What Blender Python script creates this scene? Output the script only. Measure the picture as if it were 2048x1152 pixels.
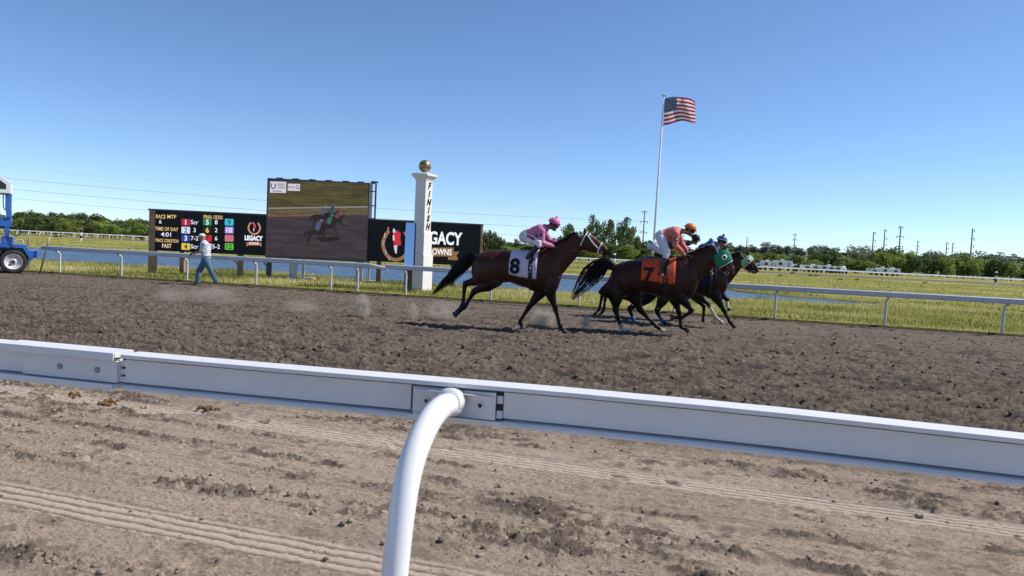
import bpy, bmesh, math, random
import numpy as np
from mathutils import Vector, Matrix

# ------------------------------------------------------------------ clear
for o in list(bpy.data.objects):
    bpy.data.objects.remove(o)
scene = bpy.context.scene
COL = scene.collection
R = math.radians
random.seed(7)
RNG = np.random.default_rng(11)

# ------------------------------------------------------------------ camera
EYE = 1.6
FPX = 1400.0                       # focal length in pixels of a 2048 wide frame
YAW, PITCH, ROLL = R(13.1), math.atan(73 / 1400), math.atan(.048)
F0 = Vector((-math.sin(YAW), math.cos(YAW), 0))
R0 = Vector((math.cos(YAW), math.sin(YAW), 0))
ZZ = Vector((0, 0, 1))
FW = F0 * math.cos(PITCH) - ZZ * math.sin(PITCH)
U0 = F0 * math.sin(PITCH) + ZZ * math.cos(PITCH)
RT = R0 * math.cos(ROLL) + U0 * math.sin(ROLL)
UP = U0 * math.cos(ROLL) - R0 * math.sin(ROLL)
EYEP = Vector((0, 0, EYE))
cd = bpy.data.cameras.new('camera')
cam = bpy.data.objects.new('camera', cd)
COL.objects.link(cam)
m = Matrix.Identity(4)
for i in range(3):
    m[i][0], m[i][1], m[i][2], m[i][3] = RT[i], UP[i], -FW[i], EYEP[i]
cam.matrix_world = m
cd.sensor_width = 36.0
cd.lens = 36.0 * FPX / 2048
cd.clip_start = .05
cd.clip_end = 12000
scene.camera = cam

# ------------------------------------------------------------------ sky, sun, exposure
SUN_EL, SUN_AZ = R(47), R(20)      # azimuth measured from +X towards +Y
world = bpy.data.worlds.new('World')
scene.world = world
world.use_nodes = True
wn = world.node_tree
wn.nodes.clear()
sky = wn.nodes.new('ShaderNodeTexSky')
sky.sky_type = 'NISHITA'
sky.sun_disc = False
sky.sun_elevation = SUN_EL
sky.sun_rotation = R(90) - SUN_AZ
sky.altitude = 350
sky.air_density = .74
sky.dust_density = .1
sky.ozone_density = 6.0
bg = wn.nodes.new('ShaderNodeBackground')
bg.inputs['Strength'].default_value = .15
wo = wn.nodes.new('ShaderNodeOutputWorld')
wn.links.new(sky.outputs[0], bg.inputs[0])
wn.links.new(bg.outputs[0], wo.inputs[0])

sd = bpy.data.lights.new('sun', 'SUN')
sd.energy = 5.0
sd.angle = R(.53)
sd.color = (1, .955, .88)
sun = bpy.data.objects.new('sun', sd)
COL.objects.link(sun)
sdir = Vector((math.cos(SUN_EL) * math.cos(SUN_AZ), math.cos(SUN_EL) * math.sin(SUN_AZ), math.sin(SUN_EL)))
sun.rotation_euler = sdir.to_track_quat('Z', 'Y').to_euler()
sun.location = (20, 20, 60)

vs = scene.view_settings
vs.view_transform = 'Standard'
vs.look = 'None'
vs.exposure = .1
vs.gamma = 1.0
vs.use_curve_mapping = False

# ------------------------------------------------------------------ measuring helpers
def ray(x, y):
    return FW + RT * ((x - 1024) / FPX) - UP * ((y - 576) / FPX)
def at_z(x, y, z=0.0):
    r = ray(x, y); return EYEP + r * ((z - EYE) / r.z)
def at_y(x, y, Y):
    r = ray(x, y); return EYEP + r * (Y / r.y)
def at_d(x, y, D):
    r = ray(x, y); return EYEP + r * (D / r.dot(F0))
def horizon(x):
    return 503 + .048 * (x - 1024)

# ------------------------------------------------------------------ materials
def mat(name, col, rough=.8, metal=0., noise=None, bump=None, spec=.3, coat=0., emit=None, estr=0.):
    """noise = (scale, amount[, second colour]); bump = (scale, strength, distance)"""
    M = bpy.data.materials.new(name)
    M.use_nodes = True
    nt = M.node_tree
    b = nt.nodes['Principled BSDF']
    b.inputs['Base Color'].default_value = (*col, 1)
    b.inputs['Roughness'].default_value = rough
    b.inputs['Metallic'].default_value = metal
    b.inputs['Specular IOR Level'].default_value = spec
    if coat:
        b.inputs['Coat Weight'].default_value = coat
        b.inputs['Coat Roughness'].default_value = .15
    if emit:
        b.inputs['Emission Color'].default_value = (*emit, 1)
        b.inputs['Emission Strength'].default_value = estr
    if noise or bump:
        tc = nt.nodes.new('ShaderNodeTexCoord')
    if noise:
        n = nt.nodes.new('ShaderNodeTexNoise')
        n.inputs['Scale'].default_value = noise[0]
        n.inputs['Detail'].default_value = 6
        n.inputs['Roughness'].default_value = .65
        nt.links.new(tc.outputs['Object'], n.inputs['Vector'])
        rp = nt.nodes.new('ShaderNodeValToRGB')
        c2 = noise[2] if len(noise) > 2 else tuple(c * (1 - noise[1]) for c in col)
        rp.color_ramp.elements[0].position = .35
        rp.color_ramp.elements[0].color = (*c2, 1)
        rp.color_ramp.elements[1].position = .65
        rp.color_ramp.elements[1].color = (*col, 1)
        nt.links.new(n.outputs['Fac'], rp.inputs['Fac'])
        nt.links.new(rp.outputs['Color'], b.inputs['Base Color'])
    if bump:
        n2 = nt.nodes.new('ShaderNodeTexNoise')
        n2.inputs['Scale'].default_value = bump[0]
        n2.inputs['Detail'].default_value = 5
        nt.links.new(tc.outputs['Object'], n2.inputs['Vector'])
        bp = nt.nodes.new('ShaderNodeBump')
        bp.inputs['Strength'].default_value = bump[1]
        bp.inputs['Distance'].default_value = bump[2]
        nt.links.new(n2.outputs['Fac'], bp.inputs['Height'])
        nt.links.new(bp.outputs['Normal'], b.inputs['Normal'])
    return M

# ------------------------------------------------------------------ object helpers
def tag(o, label=None, cat=None, group=None, kind=None):
    if label: o['label'] = label
    if cat: o['category'] = cat
    if group: o['group'] = group
    if kind: o['kind'] = kind
    return o
def empty(name, loc=(0, 0, 0), rz=0.):
    o = bpy.data.objects.new(name, None)
    COL.objects.link(o)
    o.empty_display_size = .2
    o.location = loc
    o.rotation_euler = (0, 0, rz)
    return o
def link(name, me, material=None, parent=None, smooth=False):
    if material is not None:
        for k in (material if isinstance(material, (list, tuple)) else [material]):
            me.materials.append(k)
    if smooth:
        me.polygons.foreach_set('use_smooth', [True] * len(me.polygons))
    o = bpy.data.objects.new(name, me)
    COL.objects.link(o)
    if parent is not None:
        o.parent = parent
    return o
def np_mesh(name, v, q, mi=None):
    me = bpy.data.meshes.new(name)
    v = np.asarray(v, np.float32); q = np.asarray(q, np.int32)
    k = q.shape[1]
    me.vertices.add(len(v)); me.vertices.foreach_set('co', v.ravel())
    me.loops.add(q.size); me.loops.foreach_set('vertex_index', q.ravel())
    me.polygons.add(len(q))
    me.polygons.foreach_set('loop_start', np.arange(0, q.size, k, dtype=np.int32))
    me.polygons.foreach_set('loop_total', np.full(len(q), k, np.int32))
    if mi is not None:
        me.polygons.foreach_set('material_index', np.asarray(mi, np.int32))
    me.update(calc_edges=True)
    return me
def copy_tree(o, parent=None):
    c = o.copy(); COL.objects.link(c)
    if parent is not None: c.parent = parent
    for ch in list(o.children): copy_tree(ch, c)
    return c

class MB:
    """collects simple solids; build() links them as ONE mesh object"""
    def __init__(s): s.v, s.f, s.m = [], [], []
    def add(s, v, f, mi=0):
        n = len(s.v)
        s.v += [tuple(p) for p in v]
        s.f += [tuple(i + n for i in q) for q in f]
        s.m += [mi] * len(f)
        return s
    def box(s, x0, x1, y0, y1, z0, z1, mi=0, M=None):
        v = [Vector((x, y, z)) for z in (z0, z1) for y in (y0, y1) for x in (x0, x1)]
        if M is not None: v = [M @ p for p in v]
        return s.add(v, [(0, 2, 3, 1), (4, 5, 7, 6), (0, 1, 5, 4), (2, 6, 7, 3), (0, 4, 6, 2), (1, 3, 7, 5)], mi)
    def prism(s, poly, d0, d1, axis='y', mi=0):
        """poly of 2D points extruded along an axis: 'y' -> (x,z), 'x' -> (y,z), 'z' -> (x,y)"""
        n = len(poly)
        def P(a, b, d): return {'y': (a, d, b), 'x': (d, a, b), 'z': (a, b, d)}[axis]
        v = [P(a, b, d0) for a, b in poly] + [P(a, b, d1) for a, b in poly]
        f = [tuple(range(n))[::-1], tuple(range(n, 2 * n))]
        f += [(i, (i + 1) % n, (i + 1) % n + n, i + n) for i in range(n)]
        return s.add(v, f, mi)
    def tube(s, pts, rad, seg=10, side=None, cap=True, mi=0):
        """pts along a path; rad = number, list, or list of (r_side, r_other)"""
        pts = [Vector(p) for p in pts]; n = len(pts)
        if not isinstance(rad, (list, tuple)): rad = [rad] * n
        rad = [(r, r) if not isinstance(r, (list, tuple)) else r for r in rad]
        v, f = [], []
        prev = None
        for i, p in enumerate(pts):
            t = (pts[min(i + 1, n - 1)] - pts[max(i - 1, 0)])
            t = t.normalized() if t.length > 1e-9 else Vector((0, 0, 1))
            if side is not None: a = Vector(side)
            elif prev is not None: a = prev
            else: a = Vector((0, 1, 0)) if abs(t.y) < .9 else Vector((1, 0, 0))
            a = (a - t * a.dot(t)).normalized(); prev = a
            b = t.cross(a)
            for k in range(seg):
                an = 2 * math.pi * k / seg
                v.append(p + a * (math.cos(an) * rad[i][0]) + b * (math.sin(an) * rad[i][1]))
        for i in range(n - 1):
            for k in range(seg):
                k2 = (k + 1) % seg
                f.append((i * seg + k, i * seg + k2, (i + 1) * seg + k2, (i + 1) * seg + k))
        if cap:
            f.append(tuple(range(seg))[::-1])
            f.append(tuple((n - 1) * seg + k for k in range(seg)))
        return s.add(v, f, mi)
    def lathe(s, prof, c=(0, 0, 0), axis='z', seg=24, mi=0):
        """prof = [(r, h)] bottom to top"""
        v, f = [], []
        for r_, h in prof:
            for k in range(seg):
                a = 2 * math.pi * k / seg
                x, y = r_ * math.cos(a), r_ * math.sin(a)
                p = {'z': (x, y, h), 'y': (x, h, -y), 'x': (h, x, y)}[axis]
                v.append((p[0] + c[0], p[1] + c[1], p[2] + c[2]))
        n = len(prof)
        for i in range(n - 1):
            for k in range(seg):
                k2 = (k + 1) % seg
                f.append((i * seg + k, i * seg + k2, (i + 1) * seg + k2, (i + 1) * seg + k))
        f.append(tuple(range(seg))[::-1]); f.append(tuple((n - 1) * seg + k for k in range(seg)))
        return s.add(v, f, mi)
    def ball(s, c, r, seg=14, rings=9, mi=0):
        rr = r if isinstance(r, (list, tuple)) else (r, r, r)
        v, f = [], []
        for i in range(1, rings):
            th = math.pi * i / rings
            for k in range(seg):
                a = 2 * math.pi * k / seg
                v.append((c[0] + rr[0] * math.sin(th) * math.cos(a), c[1] + rr[1] * math.sin(th) * math.sin(a), c[2] + rr[2] * math.cos(th)))
        top, bot = len(v), len(v) + 1
        v += [(c[0], c[1], c[2] + rr[2]), (c[0], c[1], c[2] - rr[2])]
        for i in range(rings - 2):
            for k in range(seg):
                k2 = (k + 1) % seg
                f.append((i * seg + k, (i + 1) * seg + k, (i + 1) * seg + k2, i * seg + k2))
        for k in range(seg):
            k2 = (k + 1) % seg
            f.append((top, k, k2)); f.append((bot, (rings - 2) * seg + k2, (rings - 2) * seg + k))
        return s.add(v, f, mi)
    def mesh(s, name='mesh'):
        me = bpy.data.meshes.new(name)
        me.from_pydata(s.v, [], s.f)
        me.polygons.foreach_set('material_index', s.m)
        me.update()
        return me
    def build(s, name, material, parent=None, smooth=False, bevel=0.):
        o = link(name, s.mesh(name), material, parent, smooth)
        bmx = bmesh.new(); bmx.from_mesh(o.data)
        bmesh.ops.recalc_face_normals(bmx, faces=bmx.faces)
        if bevel:
            es = [e for e in bmx.edges if len(e.link_faces) == 2 and e.calc_face_angle(0) > .6]
            bmesh.ops.bevel(bmx, geom=es, offset=bevel, segments=2, profile=.6, affect='EDGES')
        bmx.to_mesh(o.data); bmx.free()
        return o
    def fuse(s, name, material, parent=None, voxel=.015, smooth_it=6, fac=.5):
        """union of the solids as one continuous smooth skin"""
        tmp = link('tmp', s.mesh('tmp'))
        md = tmp.modifiers.new('r', 'REMESH'); md.mode = 'VOXEL'; md.voxel_size = voxel
        if smooth_it:
            ms = tmp.modifiers.new('s', 'SMOOTH'); ms.factor = fac; ms.iterations = smooth_it
        dg = bpy.context.evaluated_depsgraph_get()
        me = bpy.data.meshes.new_from_object(tmp.evaluated_get(dg))
        old = tmp.data
        bpy.data.objects.remove(tmp); bpy.data.meshes.remove(old)
        me.name = name
        me.materials.clear()
        return link(name, me, material, parent, True)

def text_obj(name, txt, size, material, parent, loc, bold=0., depth=.004, align='CENTER', sx=1., shear=0., rot=None, emboss=True):
    """flat lettering in the parent's x-z plane, facing -y"""
    cu = bpy.data.curves.new('t', 'FONT')
    cu.body = txt; cu.size = size; cu.align_x = align; cu.align_y = 'CENTER'
    cu.extrude = depth; cu.offset = bold; cu.shear = shear
    cu.resolution_u = 4
    t = bpy.data.objects.new('t', cu); COL.objects.link(t)
    dg = bpy.context.evaluated_depsgraph_get()
    me = bpy.data.meshes.new_from_object(t.evaluated_get(dg))
    bpy.data.objects.remove(t); bpy.data.curves.remove(cu)
    me.materials.clear()
    M = (rot if rot is not None else Matrix.Rotation(R(90), 4, 'X')) @ Matrix.Diagonal((sx, 1, 1, 1))
    me.transform(M)
    o = link(name, me, material, parent)
    o.location = loc
    return o

# ------------------------------------------------------------------ numeric noise
def vnoise(x, y, seed=0):
    xi = np.floor(x).astype(np.int64); yi = np.floor(y).astype(np.int64)
    fx = x - xi; fy = y - yi
    fx = fx * fx * (3 - 2 * fx); fy = fy * fy * (3 - 2 * fy)
    def h(a, b):
        n = (a * 374761393 + b * 668265263 + seed * 974634777) & 0xffffffff
        n = ((n ^ (n >> 13)) * 1274126177) & 0xffffffff
        n = n ^ (n >> 16)
        return (n & 0xffff) / 65535.0
    a = h(xi, yi) * (1 - fx) + h(xi + 1, yi) * fx
    b = h(xi, yi + 1) * (1 - fx) + h(xi + 1, yi + 1) * fx
    return a * (1 - fy) + b * fy
def fbm(x, y, oct=4, seed=0, gain=.5):
    s = 0; a = 1; t = 0
    for i in range(oct):
        s = s + a * vnoise(x * 2 ** i + 17.3 * i, y * 2 ** i - 9.1 * i, seed + i); t += a; a *= gain
    return s / t
def sstep(a, b, x):
    t = np.clip((x - a) / (b - a), 0, 1); return t * t * (3 - 2 * t)
# ================================================================== GROUND
Y_EDGE = 20.9
def node_mat(name):
    M = bpy.data.materials.new(name); M.use_nodes = True
    nt = M.node_tree
    return M, nt, nt.nodes['Principled BSDF']
def N(nt, t, **kw):
    n = nt.nodes.new(t)
    for k, v in kw.items():
        if k in n.inputs: n.inputs[k].default_value = v
        else: setattr(n, k, v)
    return n
def mixc(nt, fac, a, b):
    mx = nt.nodes.new('ShaderNodeMix'); mx.data_type = 'RGBA'
    for sock, val in ((0, fac), (6, a), (7, b)):
        if hasattr(val, 'links') or hasattr(val, 'is_output'): nt.links.new(val, mx.inputs[sock])
        else: mx.inputs[sock].default_value = (*val, 1) if isinstance(val, tuple) else val
    return mx.outputs[2]
def nz(nt, scale, detail=5, rough=.6, vec=None, lo=None, hi=None):
    n = N(nt, 'ShaderNodeTexNoise'); n.inputs['Scale'].default_value = scale
    n.inputs['Detail'].default_value = detail; n.inputs['Roughness'].default_value = rough
    if vec is not None: nt.links.new(vec, n.inputs['Vector'])
    if lo is None: return n.outputs['Fac']
    r_ = N(nt, 'ShaderNodeMapRange'); r_.inputs[1].default_value = lo; r_.inputs[2].default_value = hi
    nt.links.new(n.outputs['Fac'], r_.inputs[0])
    return r_.outputs[0]

# ---- dirt material: dry sandy apron by the rail, darker damp harrowed loam beyond
M_DIRT, nt, b = node_mat('racetrack_dirt')
pos = N(nt, 'ShaderNodeNewGeometry').outputs['Position']
a_damp_shade = N(nt, 'ShaderNodeAttribute', attribute_name='damp_shade').outputs['Fac']  # damp soil, with groove and crumb shade painted into the same darkening
a_loam = N(nt, 'ShaderNodeAttribute', attribute_name='loam').outputs['Fac']
sand = mixc(nt, nz(nt, 90, 6, .8, pos, .36, .64), (.27, .208, .158), (.63, .50, .385))
sand = mixc(nt, nz(nt, 1.3, 4, .6, pos, .45, 1.0), sand, (.37, .285, .216))
a_pack = N(nt, 'ShaderNodeAttribute', attribute_name='pack').outputs['Fac']
sand = mixc(nt, a_pack, sand, (.62, .50, .39))
sand = mixc(nt, a_damp_shade, sand, (.105, .08, .064))
loam = mixc(nt, nz(nt, 40, 6, .8, pos, .36, .64), (.074, .056, .043), (.30, .233, .172))
loam = mixc(nt, nz(nt, .5, 4, .6, pos, .45, 1.0), loam, (.155, .12, .091))
loam = mixc(nt, a_damp_shade, loam, (.052, .04, .035))
colr = mixc(nt, a_loam, sand, loam)
nt.links.new(colr, b.inputs['Base Color'])
b.inputs['Roughness'].default_value = .95; b.inputs['Specular IOR Level'].default_value = .12
bp = N(nt, 'ShaderNodeBump'); bp.inputs['Strength'].default_value = .9; bp.inputs['Distance'].default_value = .014
nt.links.new(nz(nt, 110, 6, .8, pos), bp.inputs['Height']); nt.links.new(bp.outputs[0], b.inputs['Normal'])

# ---- track sheet
ys = np.concatenate([[-14, -4, 1.2, 2.0], np.arange(2.3, 6.7, .0085), 6.7 * np.exp(np.arange(0, math.log(20.86 / 6.7), .0046)), [20.9, 21.0]])
nc = 780
s_ = np.linspace(0, 1, nc)
YY = np.repeat(ys[:, None], nc, 1)
Yc = np.maximum(ys, 2.0)[:, None]
XL, XR = -(1.28 * Yc + 2.2), (.55 * Yc + 2.2)
XX = XL + (XR - XL) * s_[None, :]
jit = (RNG.random(XX.shape) - .5)
XX = XX + jit * .5 * (XR - XL) / nc
loamf = sstep(5.75, 6.75, YY + .55 * (fbm(XX * .7, YY * 1.6, 3, 5) - .5) + .12 * (vnoise(XX * 8, YY * 8, 3) - .5))
# sandy apron
h1 = .030 * (fbm(XX * 1.1, YY * 2.0, 3, 21) - .5)
grain = fbm(XX * 17, YY * 19, 3, 31)
crm = fbm(XX * .55 + .35 * YY, YY * 2.6, 4, 41)
mask = sstep(.57, .70, crm) * sstep(.35, .6, fbm(XX * 4, YY * 6, 3, 43))
def line_mask(y0, sl, wd, seed):
    return np.exp(-((YY - (y0 + sl * XX) - .05 * (vnoise(XX * 2.2, YY * 0, seed) - .5)) / wd) ** 2) * sstep(.38, .62, fbm(XX * 2.0, YY * 3, 3, seed))
for (y0, sl, wd, sdv) in ((3.02, -.06, .05, 51), (3.62, -.07, .05, 52), (4.02, -.085, .06, 53), (4.42, -.07, .05, 54), (5.55, -.05, .05, 55), (2.62, -.05, .09, 56), (4.75, -.09, .035, 57)):
    mask = np.maximum(mask, line_mask(y0, sl, wd, sdv))
clod = np.clip(fbm(XX * 21, YY * 23, 3, 61) - .38, 0, 1) * 2.2
cr2 = RNG.random(XX.shape)
drag = fbm(XX * .7, (YY + .072 * XX) * 17, 4, 151)
h1 = h1 * .7 + .022 * (drag - .5) + .010 * (grain - .5) + mask * (.004 + .016 * clod + .030 * cr2 ** 2 * (fbm(XX * 30, YY * 32, 2, 67) > .45))
damp_shade1 = .38 * sstep(.50, .36, drag)  # darker along the low drag lines
damp_shade1 = np.clip(damp_shade1 + mask * (.25 + 1.1 * (fbm(XX * 13, YY * 14, 2, 63) > .47)), 0, 1) * .8
# speckle of damp grains and painted crumb shade
damp_shade1 = np.maximum(damp_shade1, .55 * sstep(.60, .68, fbm(XX * 9, YY * 12, 3, 65)) * sstep(.42, .6, fbm(XX * .9, YY * 1.8, 3, 66)))
# tyre bands
TY_IN = []
def tyre(y0, sl, half, ribs, seed):
    global h1, damp_shade1
    d = YY - (y0 + sl * XX) - .02 * (vnoise(XX * .9, YY * 0, seed) - .5)
    inside = 1 - sstep(half * .93, half * 1.05, np.abs(d))
    ph = (d / half + 1) * .5 * ribs + .10 * np.abs(((XX * 7.3) % 1.0) - .5) + .25 * (vnoise(XX * 6, YY * 6, seed + 1) - .5)
    fr = ph % 1.0
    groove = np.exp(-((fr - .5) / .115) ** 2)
    brk = sstep(.16, .26, fbm(XX * 1.7, YY * 3.0, 2, seed + 2))
    inside = inside * brk
    h1 = h1 * (1 - .85 * inside) + inside * (-.006 - .024 * groove)
    damp_shade1 = damp_shade1 * (1 - inside) + inside * groove * 1.0  # groove shade painted as dark lines, the sun hardly shades them
    TY_IN.append(inside)
    side = np.exp(-((np.abs(d) - half * 1.12) / .02) ** 2) * brk
    h1 = h1 + side * .010 * grain
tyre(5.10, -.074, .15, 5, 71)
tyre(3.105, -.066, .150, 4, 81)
# hoof prints
hr = random.Random(5)
for k in range(70):
    yy = hr.uniform(2.6, 6.2); xx = hr.uniform(-1.25 * yy - 1, .55 * yy + 1)
    r0 = np.searchsorted(ys, yy - .25); r1 = np.searchsorted(ys, yy + .25)
    dx = XX[r0:r1] - xx; dy = YY[r0:r1] - yy
    rr = np.sqrt((dx / 1.15) ** 2 + dy ** 2) / .065 * (.75 + .5 * vnoise(XX[r0:r1] * 14, YY[r0:r1] * 14, k))
    h1[r0:r1] += -.024 * np.exp(-rr ** 4) * hr.uniform(.4, 1.1) + .007 * np.exp(-((rr - 1.25) / .25) ** 2)
    damp_shade1[r0:r1] = np.maximum(damp_shade1[r0:r1], .5 * np.exp(-((rr - .7) / .3) ** 2) * (dy > 0))  # darker crescent on the far side of each print
# harrowed, churned loam
f1 = fbm(XX * 3.0, YY * 4.2, 4, 91, .6)
f2 = np.abs(fbm(XX * 9, YY * 11, 3, 95) - .5) * 2
f3 = fbm(XX * .8, YY * 1.4, 3, 98)
amp = 1 - .55 * sstep(13.5, 19, YY)
f4 = fbm(XX * 4.5, YY * 13, 3, 99)
h2 = (.05 * (f1 - .5) + .045 * (f2 - .3) + .07 * (f4 - .5)) * amp + .05 * (f3 - .5)
dark2 = np.clip(.7 * sstep(.50, .33, f1) * (.35 + .65 * sstep(.38, .62, f3)) + .35 * sstep(.45, .3, f2) + .7 * sstep(.42, .30, f4), 0, 1) * (1 - .4 * sstep(14, 19, YY))  # darker in low spots and furrows
for k in range(260):
    yy = 6.5 + 14 * hr.random() ** 1.3; xx = hr.uniform(-1.25 * yy - 1, .55 * yy + 1)
    r0 = np.searchsorted(ys, yy - .4); r1 = np.searchsorted(ys, yy + .4)
    if r1 <= r0: continue
    dx = XX[r0:r1] - xx; dy = YY[r0:r1] - yy
    rr = np.sqrt((dx / 1.5) ** 2 + dy ** 2) / .11
    dep = hr.uniform(.5, 1.2)
    h2[r0:r1] += -.036 * np.exp(-rr ** 3) * dep + .022 * np.exp(-((rr - 1.4) / .35) ** 2)
    dark2[r0:r1] = np.maximum(dark2[r0:r1], .9 * np.exp(-rr ** 2) * dep)  # darker towards the middle of each dent
jz = (RNG.random(XX.shape) - .5)
for t_ in TY_IN: jz = jz * (1 - .75 * t_)
keep_w = damp_shade1.copy()
h1 = h1 + .0125 * jz + .010 * (fbm(XX * 34, YY * 36, 2, 131) - .5)
h2 = h2 + (.036 * jz + .034 * (fbm(XX * 16, YY * 18, 2, 133) - .5)) * amp
sp_ = RNG.random(XX.shape)
damp_shade1 = np.maximum(damp_shade1, .8 * (sp_ > .955)); damp_shade1 = np.maximum(damp_shade1, (.12 + .30 * sstep(.4, .65, fbm(XX * .8, YY * 1.7, 3, 141))) * sp_)  # random dark specks, damp grains and painted crumb shade together
for t_ in TY_IN: damp_shade1 = damp_shade1 * (1 - t_) + keep_w * t_
dark2 = np.maximum(dark2, .8 * (sp_ > .88)) * .9
HH = h1 * (1 - loamf) + h2 * loamf
PACK = np.zeros(XX.shape)
for t_ in TY_IN: PACK = np.maximum(PACK, t_ * .6)
PACK = PACK * (1 - loamf)
DAMP_SHADE = np.clip(damp_shade1 * (1 - loamf) + dark2 * loamf, 0, 1)
HH[:4] *= 0
HH = np.where(YY > 20.4, HH * np.clip((20.95 - YY) / .5, 0, 1), HH)
# outer skirt columns
def skirt(xv, first):
    c = np.full((len(ys), 1), xv)
    return c
XX = np.concatenate([np.full((len(ys), 1), -500.), np.full((len(ys), 1), -70.), XX, np.full((len(ys), 1), 45.), np.full((len(ys), 1), 500.)], 1)
pad = lambda a, v: np.concatenate([np.repeat(a[:, :1] * v, 2, 1), a, np.repeat(a[:, -1:] * v, 2, 1)], 1)
HH = pad(HH, 0.); DAMP_SHADE = pad(DAMP_SHADE, .5); PACK = pad(PACK, 0.); loamf = pad(loamf, 1.); YYp = np.repeat(ys[:, None], XX.shape[1], 1)
def grid_mesh(name, X, Y, Z):
    r_, c_ = X.shape
    v = np.stack([X, Y, Z], -1).reshape(-1, 3)
    i = np.arange(r_ * c_).reshape(r_, c_)
    q = np.stack([i[:-1, :-1], i[:-1, 1:], i[1:, 1:], i[1:, :-1]], -1).reshape(-1, 4)
    return np_mesh(name, v, q)
me = grid_mesh('dirt_track', XX, YYp, HH)
for nm, arr in (('damp_shade', DAMP_SHADE), ('loam', loamf), ('pack', PACK)):
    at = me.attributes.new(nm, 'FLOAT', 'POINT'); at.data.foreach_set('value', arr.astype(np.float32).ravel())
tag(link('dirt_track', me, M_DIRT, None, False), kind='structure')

# sampling of the track height for things that stand on it
TR_Y, TR_X, TR_H = ys, XX, HH
def track_h(x, y):
    r_ = int(np.clip(np.searchsorted(TR_Y, y), 0, len(TR_Y) - 1))
    c_ = int(np.clip(np.searchsorted(TR_X[r_], x), 0, TR_X.shape[1] - 1))
    return float(TR_H[r_, c_])

# ---- loose clods lying on the dirt: nobody could count them
def clod_mesh(n, seed):
    g = np.random.default_rng(seed)
    ico_v = np.array([(0, 0, 1), (.89, 0, .45), (.28, .85, .45), (-.72, .53, .45), (-.72, -.53, .45), (.28, -.85, .45), (.72, .53, -.45), (-.28, .85, -.45), (-.89, 0, -.45), (-.28, -.85, -.45), (.72, -.53, -.45), (0, 0, -1)])
    ico_f = np.array([(0, 1, 2), (0, 2, 3), (0, 3, 4), (0, 4, 5), (0, 5, 1), (1, 6, 2), (2, 7, 3), (3, 8, 4), (4, 9, 5), (5, 10, 1), (2, 6, 7), (3, 7, 8), (4, 8, 9), (5, 9, 10), (1, 10, 6), (6, 11, 7), (7, 11, 8), (8, 11, 9), (9, 11, 10), (10, 11, 6)])
    V, Fc, W_, L_ = [], [], [], []
    for k in range(n):
        y = 2.7 + 17.5 * g.random() ** 1.9
        x = g.uniform(-1.2 * y - 1.2, .52 * y + 1.2)
        near = y < 6.2
        if near and vnoise(np.array([x * .55 + .35 * y]), np.array([y * 2.6]), 41)[0] < .5 and g.random() < .88: continue
        sz = (.005 + .015 * g.random() ** 3.5) if near else (.010 + .024 * g.random() ** 3)
        sc = sz * (.7 + .6 * g.random((12, 1))) * np.array([1.15, 1, .75])
        a = g.random() * 6.28
        v = ico_v * sc
        v = np.stack([v[:, 0] * math.cos(a) - v[:, 1] * math.sin(a), v[:, 0] * math.sin(a) + v[:, 1] * math.cos(a), v[:, 2]], 1)
        v += np.array([x, y, track_h(x, y) + sz * .35])
        Fc.append(ico_f + 12 * len(V)); V.append(v)
        W_.append(np.full(12, g.random() ** 2 * .75)); L_.append(np.full(12, 0. if near else 1.))
    me = np_mesh('dirt_clods', np.concatenate(V), np.concatenate(Fc))
    for nm, arr in (('damp_shade', W_), ('loam', L_)):
        at = me.attributes.new(nm, 'FLOAT', 'POINT'); at.data.foreach_set('value', np.concatenate(arr).astype(np.float32))
    return me
tag(link('dirt_clods', clod_mesh(8000, 3), M_DIRT), 'small loose clods of brown dirt strewn over the racetrack', 'dirt clods', kind='stuff')

# ================================================================== INFIELD
def pond_mask(x, y):
    taper = sstep(13, -6, x)
    half = .8 + 9.6 * taper
    cen = 33.4 + 5.6 * taper
    n = (fbm(x * .22, y * .3, 4, 201) - .5) * 7 + (vnoise(x * 1.3, y * 1.6, 205) - .5) * 2.2 * (1.2 - taper)
    d = half - np.abs(y - cen) + n * .55
    d = np.minimum(d, (x + 95) * .4)
    return sstep(-.4, 1.6, d)
ysg = np.concatenate([[20.9, 20.93], np.arange(21.05, 31, .14), 31 * np.exp(np.arange(0, math.log(128 / 31.), .011)), [140, 160, 185, 220, 280, 380, 560, 900, 1600, 4000]])
ncg = 420
Yg = np.repeat(ysg[:, None], ncg, 1)
XLg, XRg = -(1.35 * Yg + 8), (.62 * Yg + 8)
Xg = XLg + (XRg - XLg) * np.linspace(0, 1, ncg)[None, :]
pm = pond_mask(Xg, Yg)
Zg = .07 + .05 * (fbm(Xg * .6, Yg * .6, 4, 211) - .5) + .10 * sstep(45, 70, Yg) * (fbm(Xg * .12, Yg * .2, 3, 215) - .5)
Zg = Zg - .22 * pm
Zg[0] = -.05; Zg[1] = .062
Zg = np.where(Yg > 122, .03, Zg)
Zg = np.where(Yg > 200, Zg - .0, Zg)
pad2 = lambda a: np.concatenate([a[:, :1], a, a[:, -1:]], 1)
Xg = np.concatenate([np.full((len(ysg), 1), -6000.), Xg, np.full((len(ysg), 1), 6000.)], 1)
Yg2 = pad2(Yg); Zg2 = pad2(Zg); pm2 = pad2(pm) * 0 + pad2(pm)
M_GRASS, nt, b = node_mat('infield_grass')
pos = N(nt, 'ShaderNodeNewGeometry').outputs['Position']
mp = N(nt, 'ShaderNodeMapping'); mp.inputs['Scale'].default_value = (.5, 1, 1); nt.links.new(pos, mp.inputs['Vector'])
g1 = mixc(nt, nz(nt, 2.2, 6, .7, pos, .35, .65), (.16, .165, .03), (.31, .285, .06))
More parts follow.
